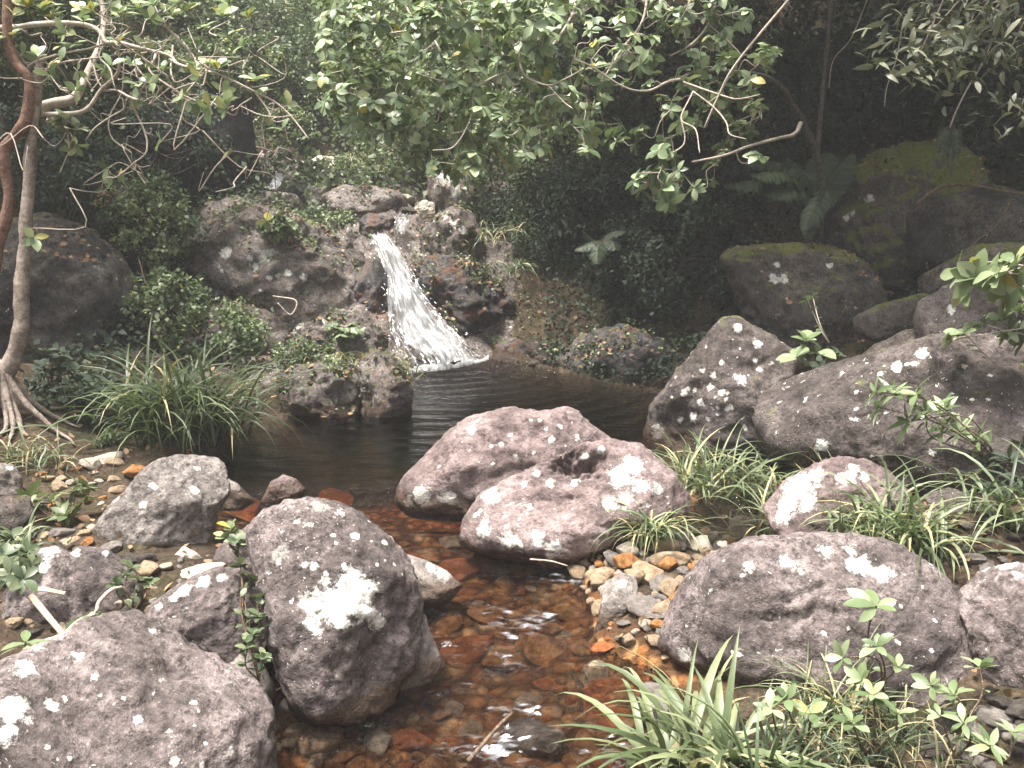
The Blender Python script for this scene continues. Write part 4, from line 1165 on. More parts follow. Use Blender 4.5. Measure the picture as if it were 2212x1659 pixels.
def seedling(label, base, tips, L, W=.26, mat=M_YOUNG, stem=M_STEM, n=7, tm=T_BROAD, r=.004, extra=3, cat='seedling', name='seedling', v=(.2, .9), group=None, tilt=(.2, .9)):
    base = np.asarray(base, float)
    root = thing(name, base, label, cat, group)
    g, s = Geo(), Geo()
    for tp in tips:
        tp = np.asarray(tp, float)
        mid = (base + tp) / 2 + RNG.normal(size=3) * .12 * np.linalg.norm(tp - base)
        c = crom([base, mid, tp], 6)
        tube(s, c, r, r * .6, 5)
        ax = unit(c[-1] - c[-4]) + np.array([0, 0, .5])
        whorl(g, tp, ax, n, L, W, tm, v, tilt)
        for k in range(extra):
            q = c[random.randrange(4, len(c))]
            dd = rdir(1, .4)
            leaves(g, q[None], dd, rdir(1, 2.), L * random.uniform(.6, .9), W, tm, random.uniform(*v))
    g.build('foliage', mat, root, base)
    s.build('stem', stem, root, base)
    return root

seedling('bright seedling rosette standing tall before the humped boulder', ong(1880, 1540), [at(1893, 1308, 2.62)], .085, .24, n=6, extra=0, v=(.35, .9), tilt=(.1, .7))
p0 = ong(1900, 1560)
seedling('leafy seedlings with upright pale leaves on the weedy mound', p0, [at(1893, 1395, 2.52), at(1820, 1420, 2.5), at(1860, 1470, 2.45), at(1940, 1440, 2.55)], .052, .25, n=5, extra=2, v=(.2, .9), tilt=(.4, 1.6))
seedling('seedling with one yellow leaf at the left of the weedy mound', ong(1740, 1620), [at(1700, 1510, 2.4), at(1665, 1530, 2.4), at(1750, 1540, 2.4)], .058, .22, n=6, extra=2, v=(.2, .97), tilt=(.1, 1.2))
seedling('broad leaved shoot in the middle of the weedy mound', ong(1880, 1640), [at(1885, 1500, 2.4), at(1840, 1560, 2.35), at(1940, 1540, 2.4)], .052, .24, n=5, extra=3, v=(.2, .93), tilt=(.1, 1.2))
seedling('pale upright leafed seedling at the right of the weedy mound', ong(2080, 1560), [at(2115, 1440, 2.6), at(2060, 1500, 2.55), at(2010, 1480, 2.6)], .060, .24, n=6, extra=2, v=(.25, .93), tilt=(.3, 1.4))
seedling('low seedling right beside the brown corner stones', ong(2060, 1640), [at(2080, 1560, 2.4), at(2030, 1545, 2.4)], .055, .2, n=5, extra=2, v=(.2, .9))
seedling('thin leaved weeds at the lower right edge', ong(2150, 1640), [at(2190, 1580, 2.4), at(2140, 1610, 2.35)], .06, .16, n=6, extra=3, tm=T_LANCE, v=(.3, .9))
seedling('bright little rosette in the gap behind the peaked boulder', at(1745, 800, 5.1), [at(1742, 735, 5.1), at(1720, 770, 5.05), at(1765, 760, 5.1)], .11, .30, n=6, extra=2, v=(.3, .85))
seedling('thin sapling stem with few leaves before the dark boulder', at(1790, 740, 5.6), [at(1755, 640, 5.7), at(1745, 650, 5.7)], .06, .3, n=4, extra=4, stem=M_TWIG, v=(.2, .6), r=.005)
seedling('dark leafy weed at the foot of the gap between the right boulders', at(1790, 790, 5.1), [at(1780, 770, 5.1), at(1810, 765, 5.1), at(1830, 780, 5.1), at(1770, 790, 5.0)], .06, .3, mat=M_LEAFD, n=6, extra=3)
seedling('willow leaved branch drooping over the huge right boulder', at(2150, 990, 4.05), [at(2070, 930, 4.0), at(2000, 890, 3.95), at(1930, 850, 3.95), at(1900, 880, 3.95), at(1960, 910, 3.95), at(2040, 880, 4.0), at(1980, 850, 3.95), at(2110, 950, 4.0), at(1890, 845, 3.95), at(2030, 930, 4.0)], .105, .13, mat=M_YOUNG, n=8, extra=4, tm=T_LANCE, r=.004, name='shrub', cat='shrub', v=(.15, .85), tilt=(.1, 1.))
seedling('broad leaved spray entering at the right edge above the moss edged rock', at(2330, 600, 4.2), [at(2150, 590, 4.1), at(2190, 570, 4.1), at(2110, 600, 4.2), at(2070, 590, 4.3), at(2200, 620, 4.1), at(2090, 620, 4.3), at(2170, 640, 4.2)], .12, .28, n=7, extra=4, stem=M_TWIG, name='shrub', cat='shrub', v=(.35, .95))
seedling('leafy spray entering at the right edge over the huge boulder top', at(2330, 700, 4.3), [at(2080, 720, 4.3), at(2120, 700, 4.3), at(2160, 690, 4.3), at(2200, 670, 4.3), at(2050, 735, 4.35), at(2180, 720, 4.3), at(2210, 735, 4.3)], .09, .26, n=7, extra=4, stem=M_TWIG, name='shrub', cat='shrub', v=(.2, .85))
seedling('dark narrow leaved plant in the shade at the right edge', at(2170, 1110, 4.0), [at(2130, 1000, 4.0), at(2180, 990, 3.95), at(2200, 1030, 3.9), at(2150, 1050, 3.95), at(2220, 970, 4.0)], .10, .13, mat=M_LEAFD, n=9, extra=5, tm=T_LANCE, name='shrub', cat='shrub')
seedling('pale leafed bush on the tan stones at the left bank', ong(150, 1140), [at(110, 1080, 3.95), at(160, 1060, 3.95), at(190, 1075, 3.95), at(80, 1095, 3.9), at(140, 1110, 3.85), at(60, 1070, 4.0), at(180, 1050, 4.0)], .085, .18, mat=M_GRASS, n=8, extra=4, tm=T_LANCE, name='shrub', cat='shrub', v=(.2, .8))
seedling('weedy sprig on the rocks between the two left mauve boulders', at(290, 1320, 3.1), [at(300, 1250, 3.1), at(270, 1240, 3.15), at(320, 1260, 3.1), at(285, 1225, 3.2), at(250, 1260, 3.1)], .045, .3, n=7, extra=4, mat=M_GRASSD, v=(.2, .9))
seedling('bright star shaped rosette at the left foot of the corner boulder', at(60, 1415, 2.75), [at(55, 1385, 2.75)], .09, .16, n=8, extra=0, tm=T_LANCE, v=(.5, .9), tilt=(.0, .4))
seedling('dark green leaves under the driftwood stick', at(190, 1370, 2.9), [at(170, 1350, 2.9), at(210, 1345, 2.9), at(190, 1340, 2.9)], .05, .35, n=6, extra=2, mat=M_GRASSD)
seedling('weeds at the left edge over the white capped boulder', at(20, 1230, 3.2), [at(30, 1160, 3.2), at(60, 1190, 3.15), at(10, 1200, 3.1), at(70, 1220, 3.1), at(20, 1240, 3.05), at(50, 1250, 3.0)], .06, .25, n=8, extra=4, mat=M_GRASSD, v=(.2, .85))
seedling('ferny creeper running up between the block and the lichen boulder', at(560, 1470, 2.72), [at(500, 1150, 3.05), at(515, 1180, 3.0), at(520, 1220, 2.95), at(545, 1250, 2.9), at(555, 1290, 2.85), at(560, 1330, 2.8), at(545, 1370, 2.75), at(535, 1400, 2.72), at(570, 1420, 2.7), at(510, 1165, 3.0)], .04, .3, n=8, extra=6, mat=M_GRASSD, name='vine', cat='vine', v=(.2, .9), r=.003)
seedling('young leaves on top of the rock shoulder behind the lichen boulder', at(510, 1190, 3.1), [at(500, 1142, 3.08), at(488, 1160, 3.08)], .05, .38, n=4, extra=1, v=(.5, .95))
seedling('dark leafed plant by the roots of the left tree', at(110, 830, 5.2), [at(100, 760, 5.2), at(130, 770, 5.2), at(180, 770, 5.3), at(160, 800, 5.2), at(200, 810, 5.3), at(90, 790, 5.1), at(230, 790, 5.5)], .06, .4, n=8, extra=5, mat=M_LEAFD, name='shrub', cat='shrub', v=(.3, 1.0))
seedling('silver leafed sprig between the left trunks', at(150, 320, 4.7), [at(150, 275, 4.7), at(135, 265, 4.7), at(165, 280, 4.7)], .08, .38, n=7, extra=2, mat=M_GREYLEAF, stem=M_TWIG, v=(.3, .9))

# ------------------------------------------------------------------ ferns
def fern(label, base, tips, L=.09, mat=M_FERN, group=None, sag=.15):
    base = np.asarray(base, float)
    root = thing('fern', base, label, 'fern', group)
    g, s = Geo(), Geo()
    for tp in tips:
        tp = np.asarray(tp, float)
        mid = (base + tp) / 2 + np.array([0, 0, sag * np.linalg.norm(tp - base)]) + RNG.normal(size=3) * .03
        c = crom([base, mid, tp], 16)
        tube(s, c, .004, .0015, 4)
        Tn = unit(np.gradient(c, axis=0))
        up = np.array([0, -.3, 1.0])
        k = np.arange(4, len(c) - 1)
        tt = k / len(c)
        ll = L * np.sin(np.pi * np.clip(tt * .95 + .05, 0, 1)) ** .7 * (1.1 - .3 * tt)
        for sd in (-1, 1):
            B = unit(np.cross(Tn[k], up)) * sd
            T = unit(B + Tn[k] * .45 - np.array([0, 0, .25]))
            N = unit(np.cross(Tn[k], B) * sd * -1 + .1 * RNG.normal(size=(len(k), 3)))
            N = np.where(N[:, 2:3] < 0, -N, N)
            leaves(g, c[k], T, N, ll, .17, T_SMALL, RNG.uniform(.2, .9, len(k)), .3)
    g.build('fronds', mat, root, base)
    s.build('stem', M_STEM, root, base)
    return root
fern('large dark fern fronds in the hollow left of the mossy boulder', at(1770, 450, 7.3), [at(1560, 400, 7.0), at(1600, 350, 7.1), at(1650, 420, 6.9), at(1620, 380, 6.8), at(1700, 340, 7.2), at(1690, 430, 6.9), at(1790, 330, 7.3), at(1840, 330, 7.2)], .17)
fern('fern frond hanging between the dark boulder and the mossy one', at(1790, 420, 7.0), [at(1745, 520, 6.8), at(1760, 470, 6.8), at(1735, 500, 6.7)], .12)
fern('pale fern hanging from a stem in front of the mossy boulder', at(2045, 280, 6.2), [at(2052, 362, 6.1), at(2032, 348, 6.1), at(2066, 345, 6.1), at(2078, 318, 6.1), at(2024, 322, 6.1)], .06, mat=M_FERN, sag=.25)
fern('small fern on the ledge left of the waterfall', at(745, 715, 6.8), [at(700, 715, 6.6), at(720, 705, 6.6), at(760, 700, 6.7), at(790, 705, 6.7), at(735, 725, 6.5), at(775, 720, 6.6)], .06, mat=M_LEAF)
fern('fern on the shaded slope below the centre tree', at(1300, 520, 7.9), [at(1240, 540, 7.7), at(1260, 500, 7.8), at(1330, 540, 7.7), at(1350, 500, 7.8), at(1290, 570, 7.6)], .1)

# ------------------------------------------------------------------ trees with drawn branches
def px_branch(pts, d0, d1, n=5):
    k = len(pts)
    return crom([at(u, v, d0 + (d1 - d0) * i / (k - 1)) for i, (u, v) in enumerate(pts)], n)

def grow(nodes, owner, geos, targets, r0=.004, r1=.0022, jit=.12):
    """join each target to the nearest node already there with a curved twig, kept in the mesh of the branch it leaves"""
    nodes = np.array(nodes); owner = list(owner)
    dist = np.array([np.min(np.linalg.norm(nodes - t, axis=1)) for t in targets])
    ends = []
    for i in np.argsort(dist):
        t = targets[i]
        dd = np.linalg.norm(nodes - t, axis=1)
        k = int(np.argmin(dd)); a = nodes[k]; geo = geos[owner[k]]
        ln = np.linalg.norm(t - a)
        m1 = a * .65 + t * .35 + RNG.normal(size=3) * jit * ln - np.array([0, 0, .06 * ln])
        m2 = a * .3 + t * .7 + RNG.normal(size=3) * jit * ln - np.array([0, 0, .10 * ln])
        c = crom([a, m1, m2, t], 4)
        tube(geo, c, r0 + .0022 * min(ln, 1.2), r1, 5)
        nodes = np.concatenate([nodes, c[3::3]]); owner += [owner[k]] * len(c[3::3])
        ends.append((t, unit(c[-1] - c[-4])))
    return ends

# --- twisted bare tree on the left
tb = ong(5, 850)
trunkB = [(88, 120), (81, 189), (74, 253), (67, 320), (64, 388), (57, 472), (54, 540), (47, 626), (47, 704), (34, 758), (13, 812), (-6, 850)]
trunkA = [(14, -60), (17, 0), (17, 84), (34, 135), (61, 168), (64, 209), (54, 263), (30, 297), (10, 323), (13, 371), (20, 421), (14, 472), (-6, 540), (-20, 640), (-20, 760), (-10, 850)]
DT = 4.9
root = thing('tree', at(-6, 850, DT), 'twisted bare limbed tree with two speckled trunks at the left edge', 'tree')
rl = np.array(root.location)
g = Geo(); c = px_branch(trunkB[::-1], DT, DT - .1); tube(g, c, .047, .024, 12, lump=.4)
rb = at(2, 830, DT)
for k_, (az_, ln_) in enumerate(((-20, .75), (-50, .6), (-75, .8), (-100, .55), (15, .6), (-35, .5), (-125, .5), (40, .5), (-62, .55))):
    n_ = 14
    t_ = np.linspace(0, 1, n_)
    a_ = math.radians(az_) + .5 * np.sin(t_ * 4 + k_ * 1.7) * t_
    xy = rb[:2] + np.cumsum(np.stack([np.cos(a_), np.sin(a_)], -1) * ln_ * .62 / n_, 0)
    hh_ = h(xy[:, 0], xy[:, 1])
    ln_ = ln_ * .6; z_ = hh_ + .015 + (max(rb[2] - hh_[0], 0) + .10) * (1 - t_) ** 3
    tube(g, np.concatenate([[rb + np.array([0, 0, .12])], np.stack([xy[:, 0], xy[:, 1], z_], -1)]), .024, .006, 8, lump=.3)
g.build('trunk', M_BARK, root, rl)
g = Geo(); tube(g, px_branch(trunkA[::-1], DT + .05, DT - .25), .036, .024, 12, lump=.25)
ob = g.build('trunk', M_BARKR, root, rl); ob['label'] = 'reddish bent trunk'
br = [
    ([(-60, 62), (-30, 58), (30, 60), (71, 54), (135, 49), (175, 51), (202, 64), (219, 88), (263, 93), (290, 101), (357, 118), (381, 138), (448, 155), (485, 165), (553, 199), (590, 219), (623, 249), (664, 300)], 4.8, 4.5, .017, .004),
    ([(66, 246), (120, 247), (185, 241), (216, 189), (256, 158), (262, 120), (250, 90)], 4.85, 4.6, .016, .004),
    ([(75, 238), (110, 225), (160, 215), (185, 190), (200, 150), (215, 100), (218, 40), (212, -30)], 4.9, 5.3, .032, .014),
    ([(330, 110), (330, 128), (328, 155), (371, 189), (418, 216), (462, 222), (505, 249), (519, 229), (545, 212)], 4.7, 4.45, .007, .003),
    ([(519, 229), (553, 246), (593, 253), (633, 249)], 4.5, 4.4, .005, .003),
    ([(364, 95), (364, 135), (377, 175), (400, 175), (430, 160)], 4.7, 4.5, .006, .003),
    ([(216, 195), (249, 195), (280, 209), (303, 216), (310, 199), (323, 175), (300, 150)], 4.75, 4.5, .008, .003),
    ([(189, 121), (202, 168), (216, 189)], 4.75, 4.7, .005, .004),
    ([(60, 170), (77, 140), (135, 118), (189, 104), (219, 90)], 4.85, 4.75, .008, .005),
    ([(60, 200), (110, 150), (160, 130), (235, 118), (300, 112)], 4.85, 4.65, .007, .003),
    ([(270, 219), (262, 235), (236, 250), (205, 275), (185, 303)], 4.7, 4.7, .005, .003),
    ([(288, 200), (288, 233), (305, 280), (315, 310), (313, 334), (280, 355), (243, 384)], 4.7, 4.75, .006, .004),
    ([(280, 330), (240, 300), (235, 250), (262, 190), (270, 130)], 4.9, 4.9, .005, .003),
    ([(448, 155), (460, 135), (452, 175), (445, 187), (430, 180)], 4.55, 4.5, .005, .003),
    ([(400, 145), (410, 115), (370, 75), (330, 20), (320, -30)], 4.65, 4.9, .007, .006),
    ([(440, 150), (390, 90), (350, 50), (330, 0)], 4.6, 4.9, .005, .004),
    ([(553, 199), (575, 235), (590, 262), (622, 258)], 4.5, 4.4, .005, .003),
    ([(219, 88), (205, 120), (240, 150), (250, 190)], 4.7, 4.6, .005, .003),
]
nod, own, geos = [], [], []
for pts, d0, d1, r0, r1 in br:
    # wobble the pixels a little in depth so the limb twists
    c = px_branch(pts, d0, d1, 6)
    c = c + np.array([0, 1, 0]) * (.10 * pn(c * 3.1))[:, None]
    gg = Geo()
    tube(gg, c, r0, r1, 7, lump=.2)
    geos.append(gg)
    own += [len(geos) - 1] * len(c)
    nod += list(c)
nod = np.array(nod)
tg = []
for _ in range(170):
    q = nod[random.randrange(len(nod))]
    tg.append(q + RNG.normal(size=3) * (.22, .22, .16))
tg = np.array(tg)
ends = grow(nod, own, geos, tg, .0035, .0018, .25)
for gg in geos:
    gg.build('branch', M_TWIG, root, rl)
g = Geo()
for t_, ax in ends:
    if random.random() < .38:
        whorl(g, t_, ax + np.array([0, 0, .4]), random.randrange(3, 7), .075, .28, T_BROAD, (.2, 1.0), (.4, 1.4))
for u, v, d in ((395, 20, 4.7), (440, 60, 4.7), (330, 10, 4.8), (480, 30, 4.8), (420, 90, 4.7), (370, 30, 4.8), (90, 20, 4.4), (60, 10, 4.4), (110, 35, 4.4), (20, 80, 4.7), (550, 170, 4.5), (470, 145, 4.5), (425, 145, 4.6), (300, 15, 4.9), (260, 30, 5), (500, 80, 4.9), (180, 20, 5), (150, 100, 4.8)):
    whorl(g, at(u, v, d), (0, -.2, 1), 7, .095, .28, T_BROAD, (.3, 1.0), (.2, 1.2))
g.build('foliage', M_LEAF, root, rl)

# --- broad leaved tree hanging over the pool
root = thing('tree', at(1765, 540, 7.2), 'broad leaved tree spreading pale whorled leaves over the pool', 'tree')
rl = np.array(root.location)
limb = [(1765, 540), (1775, 430), (1765, 340), (1733, 266), (1710, 226), (1686, 189), (1635, 162), (1518, 155), (1467, 172)]
g = Geo(); tube(g, px_branch(limb, 7.2, 5.6, 6), .034, .013, 9, lump=.2)
g.build('trunk', M_TWIGD, root, rl)
br = [
    ([(1733, 266), (1716, 290), (1676, 300), (1615, 317), (1561, 337), (1500, 350)], 6.3, 5.6, .016, .006),
    ([(1467, 172), (1440, 178), (1406, 195), (1370, 195), (1339, 182), (1285, 148), (1240, 130)], 5.6, 5.3, .009, .004),
    ([(1475, 178), (1551, 206), (1590, 215), (1640, 205)], 5.6, 5.4, .008, .003),
    ([(1494, 199), (1541, 236), (1568, 266), (1578, 290), (1615, 300)], 5.5, 5.3, .006, .003),
    ([(1494, 199), (1470, 256), (1501, 280), (1510, 330)], 5.5, 5.3, .005, .003),
    ([(1470, 256), (1480, 310), (1440, 340), (1420, 380)], 5.5, 5.4, .005, .003),
    ([(755, -60), (762, 0), (769, 27), (806, 64), (843, 72), (867, 69), (921, 62), (1000, 60)], 6.0, 5.6, .010, .004),
    ([(847, 72), (806, 121), (772, 148), (732, 155), (700, 160)], 5.9, 5.7, .006, .003),
    ([(980, -60), (991, 0), (1018, 37), (1035, 54), (1080, 80), (1120, 98)], 5.9, 5.6, .008, .005),
    ([(1120, 98), (1123, 135), (1136, 165), (1184, 185), (1221, 172), (1260, 150)], 5.6, 5.3, .009, .004),
    ([(1136, 165), (1096, 158), (1060, 170), (1018, 192), (975, 179), (941, 172), (900, 160)], 5.6, 5.3, .007, .003),
    ([(1018, 192), (1020, 240), (1000, 290), (975, 320), (935, 325)], 5.4, 5.3, .005, .003),
    ([(1250, -60), (1240, 20), (1200, 90), (1150, 140)], 6.2, 5.7, .010, .006),
    ([(1400, -60), (1390, 40), (1340, 110), (1310, 160)], 6.4, 5.7, .010, .005),
    ([(860, -60), (880, 20), (940, 90), (960, 150), (950, 240)], 6.2, 5.6, .009, .004),
    ([(1184, 185), (1215, 220), (1235, 235)], 5.4, 5.3, .004, .003),
    ([(880, 230), (840, 200), (800, 190), (770, 200)], 5.6, 5.6, .004, .003),
    ([(1560, -60), (1540, 30), (1500, 90), (1450, 120)], 6.4, 5.9, .010, .005),
]
nod, own, geos = [], [], []
for pts, d0, d1, r0, r1 in br:
    c = px_branch(pts, d0 - .1, d1 - .2, 6)
    c = c + np.array([0, 1, 0]) * (.08 * pn(c * 2.7))[:, None]
    gg = Geo(); tube(gg, c, r0, r1, 7, lump=.15)
    geos.append(gg)
    own += [len(geos) - 1] * len(c)
    nod += list(c)
gg = Geo(); tube(gg, px_branch([(1740, -50), (1703, 0), (1629, 88), (1578, 155), (1551, 209), (1521, 276)], 5.2, 5.4, 5), .009, .005, 6)
ob = gg.build('branch', M_TWIG, root, rl); ob['label'] = 'straight pale bare stem slanting down'
nod = np.array(nod)
REG = np.array([(690, -30), (1560, -30), (1690, 60), (1680, 150), (1620, 180), (1660, 260), (1650, 350), (1560, 370), (1500, 450), (1380, 430), (1340, 350), (1240, 335), (1130, 350), (1010, 375), (920, 370), (830, 310), (750, 285), (690, 200)], float)
tg, dk = [], []
while len(tg) < 680:
    u, v = random.uniform(680, 1700), random.uniform(-30, 455)
    if poly_sd(np.array([[u, v]]), REG)[0] > 0: continue
    if 1330 < u < 1480 and 210 < v < 300 and random.random() < .7: continue
    if u > 1200 and random.random() < .5: continue
    d = random.uniform(5.2, 6.5) - .25 * (v < 60) + .5 * (u > 1450) * random.random()
    tg.append(at(u, v, d))
ends = grow(nod, own, geos, np.array(tg), .0035, .002, .15)
for gg in geos:
    gg.build('branch', M_TWIG, root, rl)
g = Geo()
for t_, ax in ends:
    nlf = random.randrange(6, 11)
    whorl(g, t_, ax + np.array([-.1, -.25, .75]), nlf, random.uniform(.055, .095), .30, T_BROAD, (.1, .93), (-.25, .55), .45)
    if random.random() < .06: whorl(g, t_, ax + np.array([0, -.2, .6]), 1, .1, .3, T_BROAD, (.97, 1.0), (-.2, .5), .45)
g.build('foliage', M_LEAF, root, rl)
shade_crown_limb = crom([at(1765, 340, 6.9), (2.3, 7.0, 3.2), (1.9, 7.0, 4.3)], 8)  # upper crown out of view, added to shade the hollow
gg = Geo(); tube(gg, shade_crown_limb, .017, .014, 8, lump=.2)
g = Geo()
for _ in range(150):
    q = np.array([2.2, 7.3, 4.6]) + rdir(1)[0] * np.array([2.1, 1.8, .7]) * random.random() ** .4
    a = shade_crown_limb[random.randrange(10, len(shade_crown_limb))]
    tube(gg, crom([a, (a + q) / 2 + RNG.normal(size=3) * .15, q], 4), .008, .003, 4)
    for k in range(5):
        whorl(g, q + RNG.normal(size=3) * .2, (RNG.normal() * .3, RNG.normal() * .3, 1), 9, .14, .34, T_SMALL, (.1, .9), (-.2, .5), .4)
for _ in range(90):  # second unseen leaf cluster, added to darken the far bank
    q = np.array([.7, 8.5, 4.7]) + rdir(1)[0] * np.array([1.4, 1.0, .5]) * random.random() ** .4
    a = shade_crown_limb[random.randrange(10, len(shade_crown_limb))]
    tube(gg, crom([a, (a + q) / 2 + np.array([0, 0, .25]) + RNG.normal(size=3) * .1, q], 4), .010, .003, 4)
    for k in range(5):
        whorl(g, q + RNG.normal(size=3) * .2, (RNG.normal() * .3, RNG.normal() * .3, 1), 9, .14, .34, T_SMALL, (.1, .9), (-.2, .5), .4)
gg.build('branch', M_TWIGD, root, rl)
g.build('foliage', M_LEAF, root, rl)

# ------------------------------------------------------------------ background shrubs
def shrub(label, u, v, d, rx, ry, rz, n, L, W=.3, mat=M_SMALL, tm=T_TINY, nc=60, group=None, name='shrub', cat='shrub', var=(0, 1), foot=None, clump=.2, stem=M_TWIGD, upn=1.2):
    c = at(u, v, d)
    base = np.array([c[0], c[1] + .2, float(h(c[0], c[1] + .2)[0])]) if foot is None else np.asarray(foot, float)
    root = thing(name, base, label, cat, group)
    g, s = Geo(), Geo()
    R = np.array([rx, ry, rz])
    dirs = rdir(nc, .15)
    cl = c + dirs * R * (RNG.uniform(.45, 1.0, nc) ** .6)[:, None]
    cv = RNG.uniform(*var, nc)
    k = RNG.integers(0, nc, n)
    off = RNG.normal(size=(n, 3))
    off = off / np.linalg.norm(off, axis=1)[:, None] * (RNG.random(n) ** .45)[:, None]
    P = cl[k] + off * R.mean() * clump * RNG.uniform(.7, 1.5, nc)[k][:, None]
    T = unit(rdir(n) + dirs[k] * .5 + np.array([0, 0, -.25]))
    N = unit(RNG.normal(size=(n, 3)) * .6 + np.array([0, -.25, upn]))
    vv = np.clip(cv[k] * .55 + RNG.random(n) * .42, 0, .97)
    vv = np.where(RNG.random(n) < .012, 1.0, vv)
    leaves(g, P, T, N, L * RNG.uniform(.6, 1.25, n), W, tm, vv, .2)
    ht = max(c[2] - base[2], .15)
    mid = (base + c) / 2 + RNG.normal(size=3) * .06
    tr = crom([base, mid, c], 6)
    tube(s, tr, .012 + .012 * R.mean(), .008, 6)
    for i in RNG.permutation(nc)[:min(nc, 26)]:
        a = tr[random.randrange(5, len(tr))]
        m = (a + cl[i]) / 2 + RNG.normal(size=3) * .1 * R.mean() - np.array([0, 0, .05 * R.mean()])
        tube(s, crom([a, m, cl[i]], 4), .007, .003, 4)
    g.build('foliage', mat, root, base)
    s.build('stem', stem, root, base)
    return root
GR = 'shrubs on the slope behind the stream'
for a in (
    ('bright small leaved shrub crowding the slope above the upper fall', 640, 190, 11.4, .95, .7, .75, 9000, .055),
    ('sunlit bush behind the left edge of the broad leaved tree', 760, 120, 11.8, 1.0, .8, .9, 9000, .055),
    ('feathery pale green bush hanging above the top rocks', 690, 270, 11.2, .75, .6, .45, 5500, .05),
    ('leafy bush at the top of the view above the black rock face', 500, 60, 11.5, 1.1, .8, .75, 9000, .055),
    ('green bush overhanging the black rock face', 540, 150, 9.6, .55, .4, .36, 4500, .05),
    ('small leaved bush over the left shoulder of the black rock face', 390, 150, 9.4, .55, .4, .3, 4000, .05),
    ('tall shrub at the top left behind the bare branches', 300, 40, 10.8, 1.1, .8, .8, 8000, .06),
    ('shrub behind the forked trunks at the left top', 110, 60, 9.5, 1.0, .8, .8, 7000, .06),
    ('high bush behind the sunlit bush at the top of the view', 820, 20, 13.0, 1.3, .9, .9, 9000, .06),
    ('distant bright bush left of the high bush', 600, -20, 13.2, 1.4, .9, .8, 9000, .06),
    ('bush behind the middle of the broad leaved tree', 1050, 120, 10.6, 1.2, .9, 1.0, 10000, .06),
    ('bush on the bank right under the broad leaved tree', 1000, 290, 9.8, .9, .7, .55, 7000, .05),
    ('bush leaning over the white mottled rock knob', 860, 300, 10.2, .6, .5, .35, 3500, .05),
    ('bush on the dim slope right of the white mottled knob', 1160, 390, 9.1, .85, .7, .6, 8000, .05),
):
    shrub(*a, group=GR, nc=80, clump=.2)
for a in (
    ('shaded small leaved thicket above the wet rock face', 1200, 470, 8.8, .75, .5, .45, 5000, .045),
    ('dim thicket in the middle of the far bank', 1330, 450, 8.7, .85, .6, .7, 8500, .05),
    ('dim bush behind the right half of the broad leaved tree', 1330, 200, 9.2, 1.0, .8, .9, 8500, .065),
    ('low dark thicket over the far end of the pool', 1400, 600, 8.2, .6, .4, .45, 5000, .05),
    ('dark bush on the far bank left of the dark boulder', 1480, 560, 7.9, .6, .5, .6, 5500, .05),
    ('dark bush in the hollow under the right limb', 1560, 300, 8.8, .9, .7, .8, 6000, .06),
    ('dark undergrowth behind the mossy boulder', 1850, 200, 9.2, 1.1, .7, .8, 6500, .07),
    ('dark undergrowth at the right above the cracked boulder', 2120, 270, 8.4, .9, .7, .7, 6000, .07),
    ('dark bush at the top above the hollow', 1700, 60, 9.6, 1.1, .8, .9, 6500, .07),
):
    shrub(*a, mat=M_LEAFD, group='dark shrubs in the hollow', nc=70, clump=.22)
for a in (
    ('scrubby bush covering the rock right of the left trunks', 330, 480, 7.2, .35, .3, .35, 2600, .05, .3, M_SMALL),
    ('low leafy scrub above the big grass clump', 360, 650, 6.6, .34, .3, .2, 2200, .045, .35, M_SMALL),
    ('dark scrub on top of the hulking left boulder', 200, 400, 7.6, .55, .4, .35, 3500, .05, .3, M_LEAFD),
    ('dim scrub at the far left between the trunks', 100, 330, 6.6, .5, .4, .35, 2500, .05, .3, M_LEAFD),
    ('leafy scrub on the ledge above the big grass clump', 470, 720, 6.6, .38, .3, .18, 2200, .04, .35, M_SMALL),
    ('ground hugging scrub below the big clump on its left', 180, 880, 5.3, .35, .3, .2, 2200, .045, .3, M_LEAFD),
    ('small leaved scrub on the ledge beside the fall foot', 660, 770, 6.5, .28, .2, .1, 1100, .03, .35, M_SMALL),
    ('scrub on the shaded slope left of the black rock face', 330, 300, 8.6, .7, .5, .5, 3500, .05, .3, M_LEAFD),
    ('sprig cluster in the crack of the sloping outcrop', 600, 490, 7.6, .16, .12, .1, 420, .05, .35, M_SMALL),
    ('green sprigs on the rocks of the upper stream', 720, 375, 10.0, .5, .3, .15, 1500, .05, .3, M_SMALL),
    ('moss green weeds between the outcrop and the upper rocks', 700, 470, 8.6, .35, .25, .1, 1000, .04, .35, M_SMALL),
):
    shrub(*a, nc=36, clump=.28)
